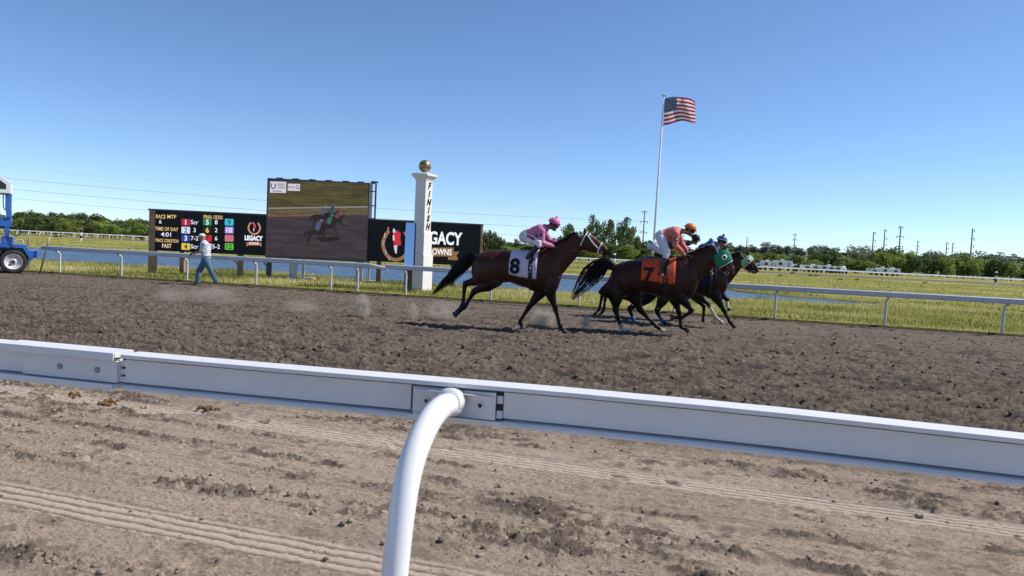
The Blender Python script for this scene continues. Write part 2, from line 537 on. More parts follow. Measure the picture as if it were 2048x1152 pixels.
g1 = mixc(nt, nz(nt, .13, 5, .6, mp.outputs[0], .48, .62), g1, (.40, .34, .11))
g1 = mixc(nt, nz(nt, .06, 5, .65, mp.outputs[0], .54, .66), g1, (.15, .17, .035))
g1 = mixc(nt, nz(nt, .045, 6, .7, mp.outputs[0], .62, .68), g1, (.42, .37, .04))
mud = N(nt, 'ShaderNodeAttribute', attribute_name='mud').outputs['Fac']
g1 = mixc(nt, mud, g1, (.085, .075, .05))
nt.links.new(g1, b.inputs['Base Color']); b.inputs['Roughness'].default_value = .95; b.inputs['Specular IOR Level'].default_value = .1
bp = N(nt, 'ShaderNodeBump'); bp.inputs['Strength'].default_value = .9; bp.inputs['Distance'].default_value = .15
nt.links.new(nz(nt, 5, 6, .75, pos), bp.inputs['Height']); nt.links.new(bp.outputs[0], b.inputs['Normal'])
M_LIP = M_DIRT
me = grid_mesh('infield_ground', Xg, Yg2, Zg2)
at = me.attributes.new('mud', 'FLOAT', 'POINT')
mud_ = sstep(.05, .5, pm2); mud_[0] = 1; mud_[1] = .8
at.data.foreach_set('value', mud_.astype(np.float32).ravel())
tag(link('infield_ground', me, M_GRASS, None, True), kind='structure')

# ---- flooded pond
M_WATER, nt, b = node_mat('pond_water')
b.inputs['Base Color'].default_value = (.04, .055, .08, 1); b.inputs['Roughness'].default_value = .26
b.inputs['IOR'].default_value = 1.33; b.inputs['Specular IOR Level'].default_value = .42
pos = N(nt, 'ShaderNodeNewGeometry').outputs['Position']
mp = N(nt, 'ShaderNodeMapping'); mp.inputs['Scale'].default_value = (1, .6, 1); nt.links.new(pos, mp.inputs['Vector'])
bp = N(nt, 'ShaderNodeBump'); bp.inputs['Strength'].default_value = .6; bp.inputs['Distance'].default_value = .05
nt.links.new(nz(nt, 6, 4, .65, mp.outputs[0]), bp.inputs['Height']); nt.links.new(bp.outputs[0], b.inputs['Normal'])
wx, wy = np.meshgrid(np.linspace(-100, 16, 560), np.linspace(25, 54, 170))
wz = -.045 + .075 * (fbm(wx * 1.15, wy * 1.5, 3, 401, .6) - .5)
tag(link('pond_water', grid_mesh('pond_water', wx, wy, wz), M_WATER, None, True), kind='structure')

# ---- grass blades
def blades_mesh(name, pts, hmin, hmax, wd, seed, flop=.35):
    g = np.random.default_rng(seed)
    n = len(pts)
    x, y, z = pts.T
    h = hmin + (hmax - hmin) * g.random(n) ** 1.6
    a = g.random(n) * 6.28
    w_ = wd * (.6 + .8 * g.random(n))
    lx, ly = (g.random(n) - .5) * 2 * flop * h, (g.random(n) - .5) * 2 * flop * h
    ca, sa = np.cos(a) * w_ * .5, np.sin(a) * w_ * .5
    v0 = np.stack([x - ca, y - sa, z], 1); v1 = np.stack([x + ca, y + sa, z], 1)
    v2 = np.stack([x + .35 * lx + ca * .7, y + .35 * ly + sa * .7, z + h * .6], 1)
    v3 = np.stack([x + .35 * lx - ca * .7, y + .35 * ly - sa * .7, z + h * .6], 1)
    v4 = np.stack([x + lx, y + ly, z + h], 1)
    V = np.stack([v0, v1, v2, v3, v4], 1).reshape(-1, 3)
    i = np.arange(n)[:, None] * 5
    T = np.concatenate([i + np.array([[0, 1, 2]]), i + np.array([[0, 2, 3]]), i + np.array([[3, 2, 4]])])
    me = np_mesh(name, V, T)
    at = me.attributes.new('tone', 'FLOAT', 'POINT')
    patch = fbm(x * .35, y * .5, 3, seed + 9)
    tone = np.clip(.45 * g.random(n) + 1.7 * (patch - .36), 0, 1)
    at.data.foreach_set('value', np.repeat(tone, 5).astype(np.float32))
    return me
M_BLADE, nt, b = node_mat('grass_blades')
tn = N(nt, 'ShaderNodeAttribute', attribute_name='tone').outputs['Fac']
rp = N(nt, 'ShaderNodeValToRGB'); nt.links.new(tn, rp.inputs[0])
er = rp.color_ramp
er.elements[0].position = .1; er.elements[0].color = (.15, .18, .045, 1)
er.elements[1].position = .95; er.elements[1].color = (.74, .64, .32, 1)
e = er.elements.new(.5); e.color = (.42, .405, .105, 1)
nt.links.new(rp.outputs[0], b.inputs['Base Color']); b.inputs['Roughness'].default_value = .7; b.inputs['Specular IOR Level'].default_value = .2
tl = N(nt, 'ShaderNodeBsdfTranslucent'); nt.links.new(rp.outputs[0], tl.inputs[0])
ms = N(nt, 'ShaderNodeMixShader'); ms.inputs[0].default_value = .38
nt.links.new(b.outputs[0], ms.inputs[1]); nt.links.new(tl.outputs[0], ms.inputs[2])
nt.links.new(ms.outputs[0], nt.nodes['Material Output'].inputs[0])
def scatter(n, y0, y1, pw, seed, thr=.25):
    g = np.random.default_rng(seed)
    y = y0 + (y1 - y0) * g.random(n) ** pw
    x = -(1.3 * y + 3) + (1.3 * y + 3 + .58 * y + 3) * g.random(n)
    keep = pond_mask(x, y) < thr
    x, y = x[keep], y[keep]
    dens = fbm(x * .5, y * .7, 3, 333)
    k2 = g.random(len(x)) < np.clip(.25 + 2.2 * (dens - .3), .15, 1)
    x, y = x[k2], y[k2]
    z = .045 + .05 * (fbm(x * .6, y * .6, 4, 211) - .5)
    return np.stack([x, y, z], 1)
me = blades_mesh('verge_grass', scatter(105000, 20.97, 33, 1.15, 1), .05, .20, .022, 2)
tag(link('verge_grass', me, M_BLADE), 'rough green and straw coloured grass between the inner rail and the flooded pond', 'grass', kind='stuff')
me = blades_mesh('meadow_grass', scatter(90000, 33, 122, 1.4, 4, .12), .05, .17, .06, 5, .6)
tag(link('meadow_grass', me, M_BLADE), 'rough meadow grass on the infield beyond the flooded pond', 'grass', kind='stuff')

# ---- far side of the course and the land behind it
mb = MB(); mb.add([(-900, 126.5, .045), (900, 126.5, .045), (900, 149, .045), (-900, 149, .045)], [(0, 1, 2, 3)])
o = mb.build('backstretch_track', mat('backstretch_dirt', (.15, .115, .098), .95, noise=(.3, .3), bump=(3, .5, .05)))
tag(o, kind='structure')
M_HILL, nt, b = node_mat('hill_meadow')
pos = N(nt, 'ShaderNodeNewGeometry').outputs['Position']
c = mixc(nt, nz(nt, .02, 5, .6, pos, .4, .6), (.11, .15, .045), (.19, .20, .075))
nt.links.new(c, b.inputs['Base Color']); b.inputs['Roughness'].default_value = 1
hx, hy = np.meshgrid(np.linspace(-900, 900, 120), np.linspace(330, 1100, 26))
prof = sstep(330, 620, hy)
ridge = 5 + 9 * sstep(-150, 120, hx) * sstep(700, 260, hx) + 4 * (fbm(hx * .006, hy * .006, 3, 77) - .5)
hz = -.6 + prof * ridge
tag(link('hills', grid_mesh('hills', hx, hy, hz), M_HILL, None, True), kind='structure')
def hill_z(x, y):
    pr = float(sstep(330, 620, np.array([float(y)]))[0])
    xa, ya = np.array([float(x)]), np.array([float(y)])
    rg = 5 + 9 * float((sstep(-150, 120, xa) * sstep(700, 260, xa))[0]) + 4 * (float(fbm(xa * .006, ya * .006, 3, 77)[0]) - .5)
    return max(.03, -.6 + pr * rg)
# ================================================================== RAILS
M_WHITE = mat('white_rail_paint', (.69, .68, .69), .45, spec=.18, noise=(6, .06))
M_PIPE = mat('white_pipe_paint', (.82, .82, .81), .3, spec=.45, noise=(5, .05), coat=.25)
M_ALU = mat('weathered_aluminium_rail', (.50, .51, .54), .45, .25, noise=(3, .12))
M_ALUP = mat('grey_post_paint', (.62, .61, .60), .6, noise=(8, .2))
M_BOLT = mat('zinc_bolt', (.42, .40, .36), .5, .7, noise=(60, .4))
M_DARKGAP = mat('dark_joint', (.05, .05, .055), .8)
M_BLACKRUB = mat('black_rubber', (.03, .03, .032), .7)

def extrude_x(mb, prof, x0, x1, mi=0):
    return mb.prism(prof, x0, x1, 'x', mi)
def ride(x):
    return float(np.interp(x, [-9, -3.1, -2.3, -1.76, -1.29, -.45, .29, 1.17, 3, 9], [.0, .0, .002, .005, .009, .018, .018, .004, -.02, -.02]))
def ride_mesh(o):
    for v in o.data.vertices: v.co.z += ride(v.co.x)
    return o
def long_beam(prof, x0, x1, name, mt, root, step=.25):
    n = max(1, int((x1 - x0) / step)); k = len(prof); V, F_ = [], []
    for i in range(n + 1):
        x = x0 + (x1 - x0) * i / n
        V += [(x, y, z + ride(x)) for y, z in prof]
    for i in range(n):
        for j in range(k):
            j2 = (j + 1) % k
            F_.append((i * k + j, i * k + j2, (i + 1) * k + j2, (i + 1) * k + j))
    F_ += [tuple(range(k))[::-1], tuple(n * k + j for j in range(k))]
    return MB().add(V, F_).build(name, mt, root)

# ---- rail at the spectators' side
YF = 2.56                                # front face
rail = empty('trackside_rail', (-.8, YF - .5, 0))
tag(rail, 'white metal crowd rail with a bent pipe post running along the sandy track edge', 'rail')
def rel(o, root):
    o.matrix_parent_inverse = Matrix.Translation(-Vector(root.location)) if root.rotation_euler.z == 0 else root.matrix_basis.inverted()
    return o
def beam_profile(dy=0.):
    y0, z0, z1 = YF, .915, 1.070
    return [(y0 - .006, z1), (y0 + .104, z1), (y0 + .104, z0), (y0 - .002, z0), (y0 - .004, z0 + .010), (y0 + .004, z0 + .019), (y0 + .055, z0 + .021),
            (y0 + .055, z0 + .029), (y0 + .024, z0 + .029), (y0 + .024, z1 - .026), (y0 + .050, z1 - .026), (y0 + .050, z1 - .020), (y0 - .006, z1 - .016)]
for x0, x1 in ((-9., -2.352), (-2.322, -.990), (-.612, 9.)):
    o = long_beam(beam_profile(), x0, x1, 'rail_beam', M_WHITE, rail); rel(o, rail)
# beam behind the bracket: open channel
mb = MB()
mb.box(-.990, -.612, YF - .006, YF + .104, 1.054, 1.070)
mb.box(-.990, -.612, YF - .002, YF + .104, .915, .933)
mb.box(-.990, -.612, YF + .080, YF + .104, .933, 1.054)
rel(mb.build('rail_channel', M_WHITE, rail), rail)
# splice sleeve with two bolts
mb = MB()
mb.box(-2.86, -2.355, YF + .010, YF + .0235, .940, 1.036)
mb.box(-2.98, -2.355, YF - .012, YF - .0065, 1.040, 1.0725)
mb.box(-2.98, -2.355, YF - .012, YF + .108, 1.0705, 1.0745)
mb.box(-2.98, -2.358, YF - .012, YF - .0045, .908, .936)
rel(mb.build('splice_sleeve', M_WHITE, rail, bevel=.002), rail)
for bx in (-2.655, -2.455):
    o = MB().lathe([(.0125, YF + .0105), (.0125, YF + .004), (.010, YF + .0015), (.0, YF + .001)], (bx, 0, .990), 'y', 18).build('bolt', M_BOLT, rail, True); rel(o, rail)
# joint with the slots of the connector showing
mb = MB(); mb.box(-2.353, -2.321, YF + .045, YF + .1, .934, 1.053)
rel(mb.build('joint_gap', M_DARKGAP, rail), rail)
mb = MB()
for z0 in (.942, .976, 1.012): rel(MB().box(-2.353, -2.321, YF + .030, YF + .044, z0, z0 + .024).build('connector', M_WHITE, rail), rail)
# bracket: plate with folded gusset edges and a collar for the pipe
mb = MB()
mb.box(-.975, -.640, YF + .006, YF + .016, .936, 1.042)
for zt, sgn in ((1.034, -1), (.938, 1)):
    mb.add([(-.97, YF - .002, zt - sgn * .0 - .006), (-.81, YF - .045, zt - .003 + .006), (-.65, YF - .002, zt - .012), (-.65, YF + .008, zt - .012), (-.97, YF + .008, zt - .006),
            (-.97, YF - .002, zt), (-.81, YF - .045, zt + .008), (-.65, YF - .002, zt - .006), (-.65, YF + .008, zt - .006), (-.97, YF + .008, zt)],
           [(4, 3, 2, 1, 0), (5, 6, 7, 8, 9), (0, 1, 6, 5), (1, 2, 7, 6), (2, 3, 8, 7), (3, 4, 9, 8), (4, 0, 5, 9)])
br = rel(mb.build('bracket', M_WHITE, rail, bevel=.0015), rail)
for bx, rr in ((-.700, .016), (-.918, .014)):
    o = MB().lathe([(rr, YF + .008), (rr, YF + .001), (rr * .55, YF + .001), (rr * .55, YF + .004)], (bx, 0, .990), 'y', 18).build('bolt_ring', M_WHITE, rail, True); rel(o, rail)
    o = MB().lathe([(rr * .55, YF + .003), (rr * .55, YF + .0025)], (bx, 0, .990), 'y', 14).build('bolt_hole', M_DARKGAP, rail); rel(o, rail)
mb = MB(); mb.box(-.638, -.614, YF + .03, YF + .09, .934, 1.053)
rel(mb.build('joint_gap', M_DARKGAP, rail), rail)
mb = MB()
for z0 in (.942, 1.0): rel(MB().box(-.637, -.615, YF + .018, YF + .029, z0, z0 + .03).build('connector', M_WHITE, rail), rail)
# the bent pipe
def smooth_path(pts, n=6):
    P = [Vector(p) for p in pts]; out = []
    for i in range(len(P) - 1):
        p0, p1, p2, p3 = P[max(i - 1, 0)], P[i], P[i + 1], P[min(i + 2, len(P) - 1)]
        for k in range(n):
            t = k / n
            out.append(.5 * ((2 * p1) + (p2 - p0) * t + (2 * p0 - 5 * p1 + 4 * p2 - p3) * t * t + (3 * p1 - p0 - 3 * p2 + p3) * t ** 3))
    return out + [P[-1]]
PX = -.80
pp = smooth_path([(PX, 2.55, 1.0), (PX - .005, 2.44, 1.018), (PX - .01, 2.33, 1.0), (PX - .015, 2.23, .945), (PX - .02, 2.155, .86), (PX - .02, 2.105, .75), (PX - .02, 2.07, .60), (PX - .02, 2.04, .40), (PX - .02, 2.01, .15), (PX - .02, 2.0, -.05)], 8)
rel(MB().tube(pp, .0435, 28).build('post', M_PIPE, rail, True), rail)
i0 = 5
dirv = (pp[i0 + 1] - pp[i0]).normalized()
rel(MB().tube([pp[0], pp[i0], pp[i0] + dirv * .004], [.050, .050, .047], 28).build('collar', M_PIPE, rail, True), rail)

for ch in rail.children:
    if not ch.name.startswith(('rail_beam', 'post')): ride_mesh(ch)
# ---- rails at the infield side
YR, ZR = 20.82, 1.0
def inner_beam():
    return [(YR - .06, ZR - .02), (YR - .02, ZR), (YR + .06, ZR), (YR + .06, ZR - .15), (YR - .045, ZR - .15), (YR - .06, ZR - .13)]
def gooseneck(name, x, root, base_y=21.02, lean=0.):
    pth = smooth_path([(x, YR + .02, ZR - .17), (x, YR + .06, ZR - .19), (x, base_y - .06, ZR - .22), (x, base_y - .012, ZR - .29), (x, base_y, ZR - .38), (x, base_y, .30), (x, base_y, 0.)], 4)
    o = MB().tube(pth, .034, 10).build(name, M_ALUP, root, True)
    rel(o, root)
    k = MB().box(x - .11, x + .11, YR - .05, YR + .05, ZR - .185, ZR - .151).build('clamp', M_BLACKRUB, o)
    k.matrix_parent_inverse = o.matrix_parent_inverse.copy()
    return o
RAIL0 = at_y(30, 545, 19.7).x - .05
post_px = [124, 247, 378, 516, 665]
left_posts = [at_y(p, 560, 21.12).x for p in post_px] + [-10.05]
r1 = empty('inner_rail', (-16, 21.12, .05))
tag(r1, 'long grey metal racetrack rail in front of the numbers board ending in a slanted tip', 'rail')
cuts = [RAIL0, -21.1, -16.75, -12.35, -9.55]
for a, b_ in zip(cuts[:-1], cuts[1:]):
    rel(extrude_x(MB(), inner_beam(), a + .004, b_ - .004).build('rail_beam', M_ALU, r1), r1)
mb = MB(); pr = inner_beam(); n = len(pr)
mb.add([(-9.55, y, z) for y, z in pr] + [(-9.05, y + (.5 if y > YR else .42) * .55, z - (.10 if z > ZR - .1 else .03)) for y, z in pr],
       [tuple(range(n))[::-1], tuple(range(n, 2 * n))] + [(i, (i + 1) % n, (i + 1) % n + n, i + n) for i in range(n)])
rel(mb.build('rail_tip', M_ALU, r1), r1)
for x in left_posts: gooseneck('post', x, r1)
r2 = empty('inner_rail', (2, 21.12, .05))
tag(r2, 'long grey metal racetrack rail starting beside the finish column and passing behind the horses', 'rail')
cuts = [-9.0, -5.2, -.9, 3.5, 7.9, 12.3, 16.7, 21]
for a, b_ in zip(cuts[:-1], cuts[1:]):
    rel(extrude_x(MB(), inner_beam(), a + .004, b_ - .004).build('rail_beam', M_ALU, r2), r2)
for x in [-8.38, -5.56, -2.8, 0., 2.80, 5.66, 8.52, 11.4, 14.3, 17.2]: gooseneck('post', x, r2)

# ---- rails of the backstretch
M_FARW = mat('far_white_rail', (.82, .82, .80), .5)
def far_rail(y, z, x0, x1, step, label, side):
    root = empty('backstretch_rail', (-20, y, .04))
    tag(root, label, 'rail')
    a = x0
    while a < x1:
        b_ = min(a + 24, x1)
        rel(MB().prism([(y - .02, z), (y + .12, z), (y + .12, z - .22), (y - .14, z - .22), (y - .14, z - .16)], a, b_ - .02, 'x').build('rail_beam', M_FARW, root), root)
        a += 24
    src = None
    x = x0 + 1
    while x < x1:
        if src is None:
            src = MB().tube([(0, -.03, z - .225), (0, side * .3, z - .30), (0, side * .5, z - .5), (0, side * .5, .03)], .045, 6).build('post', M_FARW, root)
            p = src
        else:
            p = src.copy(); COL.objects.link(p)
        p.location = (x + 20, 0, -.04)
        x += step
    return root
far_rail(125.5, 1.13, -190, 102, 3.0, 'white inner rail of the far backstretch in front of the caravans', -1)
far_rail(149.5, 1.05, -220, 122, 4.5, 'white outer rail of the far backstretch close to the trees', 1)

# ================================================================== BOARDS
BD = 28.0                                  # distance of the boards
def uz(px, py, D=BD):
    p = at_d(px, py, D); return p.dot(R0), p.z
def c3(x, y): return 280 + x / 4.43, 340 + y / 4.43
def c4(x, y): return 520 + x / 4.43, 340 + y / 4.43
def c5(x, y): return 720 + x / 3.97, 310 + y / 3.97
M_WOOD = mat('raw_timber', (.40, .25, .14), .8, noise=(5, .35), bump=(20, .3, .01))
M_BOARD = mat('black_board_face', (.012, .012, .013), .45, spec=.25, noise=(3, .3))
M_STEEL = mat('dark_steel', (.09, .095, .11), .5, .4)
M_GALV = mat('galvanised_steel', (.50, .51, .52), .45, .5, noise=(5, .2))
M_PAD = mat('concrete_pad', (.50, .47, .42), .9, noise=(6, .25))
_led = {}
def led(col, s=1.0):
    k = (col, s)
    if k not in _led:
        _led[k] = mat('led_%d' % len(_led), tuple(c * .25 for c in col), .5, emit=col, estr=s)
    return _led[k]
WHT, AMB = (.80, .84, .92), (.78, .52, .22)
def board_root(name, px, label, cat):
    u, _ = uz(px, 540)
    p = R0 * u + F0 * BD
    o = empty(name, (p.x, p.y, .05), YAW)
    tag(o, label, cat)
    return o, u
def bx(root, u0, name, mt, ua, ub, y0, y1, za, zb, parent=None, bevel=0.):
    o = MB().box(ua - u0, ub - u0, y0, y1, za - .05, zb - .05).build(name, mt, parent or root, bevel=bevel)
    return o

# ---- numbers board
tb, u0 = board_root('tote_board', 420, 'black tote board with coloured number boxes and odds on timber posts', 'scoreboard')
ua, zt = uz(313, 421); ub, _ = uz(536, 432); _, zb = uz(313, 501)
panel = bx(tb, u0, 'display_panel', M_BOARD, ua, ub, -.06, .12, zb, zt)
bx(tb, u0, 'top_cap', M_STEEL, ua - .28, ub, -.12, .16, zt + .003, zt + .06)
bx(tb, u0, 'side_post', M_WOOD, ua - .24, ua - .004, -.10, .14, .0, zt)
for px in (360, 476): 
    u, _ = uz(px, 540); bx(tb, u0, 'post', M_WOOD, u - .09, u + .09, .13, .31, -.1, zt - .1)
u, _ = uz(534, 540); bx(tb, u0, 'post', mat('weathered_post', (.13, .12, .11), .9, noise=(5, .3)), u - .08, u + .08, .13, .31, -.1, zt - .1)
ang = MB().tube([(uz(462, 527)[0] - u0, .2, .72), (uz(474, 541)[0] - u0, .2, .42)], .035, 6); ang.tube([(uz(520, 529)[0] - u0, .2, .74), (uz(532, 545)[0] - u0, .2, .42)], .035, 6)
ang.build('brace', M_GALV, tb)
def led_text(txt, cx, cy, h, col, conv=c3, wpx=None, root=None, uu=None, bold=.001, z=.05, y=-.066, s=1., name='lettering', D=BD, shear=0., depth=.002):
    root = root or tb; uu = u0 if uu is None else uu
    u, zz = uz(*conv(cx, cy), D)
    o = text_obj(name, txt, h / .72, led(col, s) if not isinstance(col, bpy.types.Material) else col, root, (0, 0, 0), bold=bold, depth=depth, shear=shear)
    if wpx:
        w = max(v.co.x for v in o.data.vertices) - min(v.co.x for v in o.data.vertices)
        k = wpx / w
        for v in o.data.vertices: v.co.x *= k
    xs = [v.co.x for v in o.data.vertices]; zs = [v.co.z for v in o.data.vertices]
    o.location = (u - uu - (max(xs) + min(xs)) / 2, y, zz - .05 - (max(zs) + min(zs)) / 2)
    return o
K3 = 1 / (4.43 * 50.)                        # crop pixel -> metre on the boards
led_text('RACE', 192, 413, 34 * K3, AMB, wpx=84 * K3); led_text('MTP', 289, 415, 34 * K3, AMB, wpx=78 * K3)
led_text('6', 187, 458, 34 * K3, WHT)
led_text('TIME OF DAY', 244, 523, 32 * K3, AMB, wpx=204 * K3); led_text('4:01', 237, 571, 38 * K3, WHT, wpx=88 * K3)
led_text('TRACK CONDITION', 244, 626, 30 * K3, AMB, wpx=204 * K3); led_text('FAST', 245, 672, 36 * K3, (.85, .72, .5), wpx=82 * K3)
led_text('FINAL ODDS', 654, 418, 32 * K3, AMB, wpx=168 * K3)
rows = (463, 533, 605, 678)
cells = [(412, ('1', (.45, .02, .05), WHT), ('2', (.72, .78, .92), (.02, .03, .08)), ('3', (.03, .06, .42), WHT), ('4', (.80, .58, .08), (.03, .03, .02))),
         (603, ('5', (.02, .22, .08), WHT), ('6', (.015, .015, .015), (.85, .65, .1)), ('7', (.62, .03, .04), (.05, .01, .01)), ('8', (.72, .5, .7), (.05, .02, .05))),
         (796, ('9', (.05, .55, .70), (.01, .05, .07)), ('10', (.36, .30, .75), (.75, .75, .95)), ('11', (.62, .20, .28), (.75, .04, .06)), ('12', (.12, .55, .05), (.01, .06, .01)))]
for cx, *cc in cells:
    for (n_, bc, nc_), cy in zip(cc, rows):
        u, zz = uz(*c3(cx, cy))
        w_, h_ = 38 * K3, 29 * K3
        c_ = .02
        poly = [(-w_ + c_, -h_), (w_ - c_, -h_), (w_, -h_ + c_), (w_, h_ - c_), (w_ - c_, h_), (-w_ + c_, h_), (-w_, h_ - c_), (-w_, -h_ + c_)]
        o = MB().prism([(u - u0 + a, zz - .05 + b_) for a, b_ in poly], -.066, -.0605, 'y').build('number_box', led(bc, .8), tb)
        led_text(n_, cx, cy, 44 * K3, nc_, y=-.070, name='number', bold=.004)
for cx, vals in ((490, ('Scr', '3', '7-2', 'Scr')), (681, ('8', '2', '6', '5-2'))):
    for t_, cy in zip(vals, rows): led_text(t_, cx, cy, 38 * K3, WHT, name='odds')
def horseshoe(root, uu, cx, cy, rw, rh, th, col, conv, y, k, D=BD, name='horseshoe'):
    """open-topped U, traced on the board plane"""
    pts = []
    for i in range(33):
        a = R(-222 + 264 * i / 32)
        tp = .72 if True else 1
        wx_ = rw * (1 if math.sin(a) < 0 else (1 - .30 * math.sin(a)))
        pts.append((math.cos(a) * wx_, math.sin(a) * rh))
    u, zz = uz(*conv(cx, cy), D)
    mb = MB()
    V, F_ = [], []
    for i, (a, b_) in enumerate(pts):
        p0, p1 = pts[max(i - 1, 0)], pts[min(i + 1, 32)]
        tx, tz = p1[0] - p0[0], p1[1] - p0[1]; L = math.hypot(tx, tz)
        nx, nz_ = -tz / L, tx / L
        for s__ in (-.5, .5): V.append((u - uu + (a + nx * th * s__), y, zz - .05 + b_ + nz_ * th * s__))
    F_ = [(2 * i, 2 * i + 1, 2 * i + 3, 2 * i + 2) for i in range(32)]
    mb.add(V, F_)
    return mb.build(name, col if isinstance(col, bpy.types.Material) else led(col, .8), root), pts
def flat(root, uu, name, poly, col, conv, y, s=.8, D=BD):
    V = []
    for (a, b_) in poly:
        u, zz = uz(*conv(a, b_), D); V.append((u - uu, y, zz - .05))
    o = MB().add(V, [tuple(range(len(V)))]).build(name, led(col, s) if not isinstance(col, bpy.types.Material) else col, root)
    if o.data.polygons[0].normal.y > 0: o.data.flip_normals()
    return o
horseshoe(tb, u0, 1018, 508, 52 * K3, 60 * K3, 14 * K3, (.62, .30, .16), c3, -.066, K3)
flat(tb, u0, 'emblem_jacket', [(1008, 475), (1030, 478), (1033, 512), (1012, 516)], (.65, .05, .08), c3, -.067)
flat(tb, u0, 'emblem_legs', [(1008, 517), (1020, 517), (1018, 543), (1010, 543)], (.6, .65, .75), c3, -.067)
flat(tb, u0, 'emblem_head', [(1004, 466), (1010, 462), (1014, 474), (1006, 476)], (.6, .65, .75), c3, -.068)
led_text('LEGACY', 1013, 604, 40 * K3, WHT, wpx=160 * K3, bold=.012)
flat(tb, u0, 'ribbon', [(965, 636), (1065, 636), (1065, 668), (965, 668)], (.55, .16, .10), c3, -.066)
flat(tb, u0, 'ribbon_tail', [(945, 645), (963, 641), (963, 673), (945, 673), (953, 659)], (.45, .25, .12), c3, -.066)
flat(tb, u0, 'ribbon_tail', [(1067, 645), (1085, 645), (1077, 660), (1085, 676), (1067, 673)], (.45, .25, .12), c3, -.066)
led_text('DOWNS', 1015, 652, 20 * K3, WHT, wpx=84 * K3, y=-.070)

# ---- video screen
vsn, u1 = board_root('video_screen', 640, 'tall outdoor video screen showing the horse race with a ladder frame at its side', 'screen')
va, vzt = uz(538, 361); vb, _ = uz(740, 366); _, vzb = uz(538, 514); _, vzt2 = uz(740, 367)
vzt = (vzt + vzt2) / 2
bx(vsn, u1, 'cabinet', M_STEEL, va - .02, vb + .02, -.13, .5, vzb - .02, vzt + .05)
# picture: flat layers, each the size it has on the screen
M_VG, nt, b = node_mat('screen_grass'); 
def screen_mat(name, c1, c2, sc, s=1.):
    M, nt, b = node_mat(name)
    tc = N(nt, 'ShaderNodeTexCoord'); mp = N(nt, 'ShaderNodeMapping'); mp.inputs['Scale'].default_value = (sc * .12, sc, sc)
    nt.links.new(tc.outputs['Object'], mp.inputs['Vector'])
    c = mixc(nt, nz(nt, 1., 6, .75, mp.outputs[0], .35, .65), c1, c2)
    b.inputs['Base Color'].default_value = (.02, .02, .02, 1); b.inputs['Roughness'].default_value = .6
    nt.links.new(c, b.inputs['Emission Color']); b.inputs['Emission Strength'].default_value = s
    return M
V1 = lambda name, poly, m_, y: flat(vsn, u1, name, poly, m_, c4, y)
yS = -.134
V1('picture_meadow', [(92, 98), (965, 122), (962, 405), (78, 405)], screen_mat('screen_meadow', (.026, .022, .006), (.10, .078, .017), 9), yS)
V1('picture_verge', [(80, 352), (962, 338), (961, 404), (78, 408)], screen_mat('screen_verge', (.045, .034, .014), (.15, .11, .055), 14), yS - .002)
V1('picture_rail', [(80, 336), (962, 322), (962, 334), (80, 348)], led((.26, .26, .23), .8), yS - .004)
V1('picture_track', [(78, 412), (960, 400), (950, 795), (64, 752)], screen_mat('screen_track', (.017, .011, .013), (.058, .039, .043), 7), yS - .004)
V1('picture_edge', [(78, 404), (460, 404), (460, 412), (78, 414)], led((.25, .10, .05), .8), yS - .006)
def horse_poly(cx, cy, s):                        # small running horse of the broadcast
    P = [(-120, 30), (-92, 0), (-60, -8), (-20, -4), (20, -6), (55, -30), (80, -52), (88, -40), (72, -14), (60, 22), (62, 60), (96, 92), (88, 100), (52, 72), (40, 40), (0, 42), (-40, 38), (-66, 70), (-96, 128), (-104, 126), (-84, 60), (-92, 30), (-126, 66)]
    return [(cx + a * s, cy + b_ * s) for a, b_ in P]
dk = led((.020, .014, .014), 1.)
for (cx, cy, s, col) in ((560, 400, .9, (.06, .08, .13)), (640, 390, .9, (.03, .05, .10)), (690, 430, .8, (.12, .04, .05)), (620, 480, .9, (.03, .11, .09)), (520, 535, 1., (.06, .08, .15))):
    V1('picture_horse', horse_poly(cx, cy, s), dk, yS - .006)
    V1('picture_jockey', [(cx - 22 * s, cy - 8), (cx - 16 * s, cy - 52 * s), (cx + 10 * s, cy - 74 * s), (cx + 34 * s, cy - 66 * s), (cx + 26 * s, cy - 36 * s), (cx + 8 * s, cy + 6)], led(col, 1.), yS - .008)
    V1('picture_cap', [(cx + 16 * s, cy - 78 * s), (cx + 26 * s, cy - 96 * s), (cx + 46 * s, cy - 92 * s), (cx + 46 * s, cy - 74 * s)], led(tuple(min(1, c * 1.7) for c in col), 1.), yS - .008)
V1('picture_shadow', [(500, 600), (700, 590), (720, 620), (560, 640)], led((.015, .01, .011), 1.), yS - .0055)
V1('picture_caption', [(102, 104), (243, 108), (241, 206), (99, 204)], led((.62, .60, .66), .9), yS - .008)
V1('picture_caption', [(258, 124), (365, 127), (363, 188), (256, 185)], led((.62, .60, .66), .9), yS - .008)
inkd = led((.03, .03, .04), 1.)
horseshoe(vsn, u1, 129, 140, 20 * K3, 26 * K3, 9 * K3, inkd, c4, yS - .010, K3)
led_text('LEGACY', 200, 132, 22 * K3, inkd, c4, 66 * K3, vsn, u1, y=yS - .011); led_text('DOWNS', 200, 158, 16 * K3, inkd, c4, 60 * K3, vsn, u1, y=yS - .011)
led_text('RACING', 165, 190, 13 * K3, inkd, c4, 80 * K3, vsn, u1, y=yS - .011, bold=.002)
led_text('RACE', 290, 156, 18 * K3, inkd, c4, 56 * K3, vsn, u1, y=yS - .011); led_text('G', 343, 155, 36 * K3, inkd, c4, None, vsn, u1, y=yS - .011)
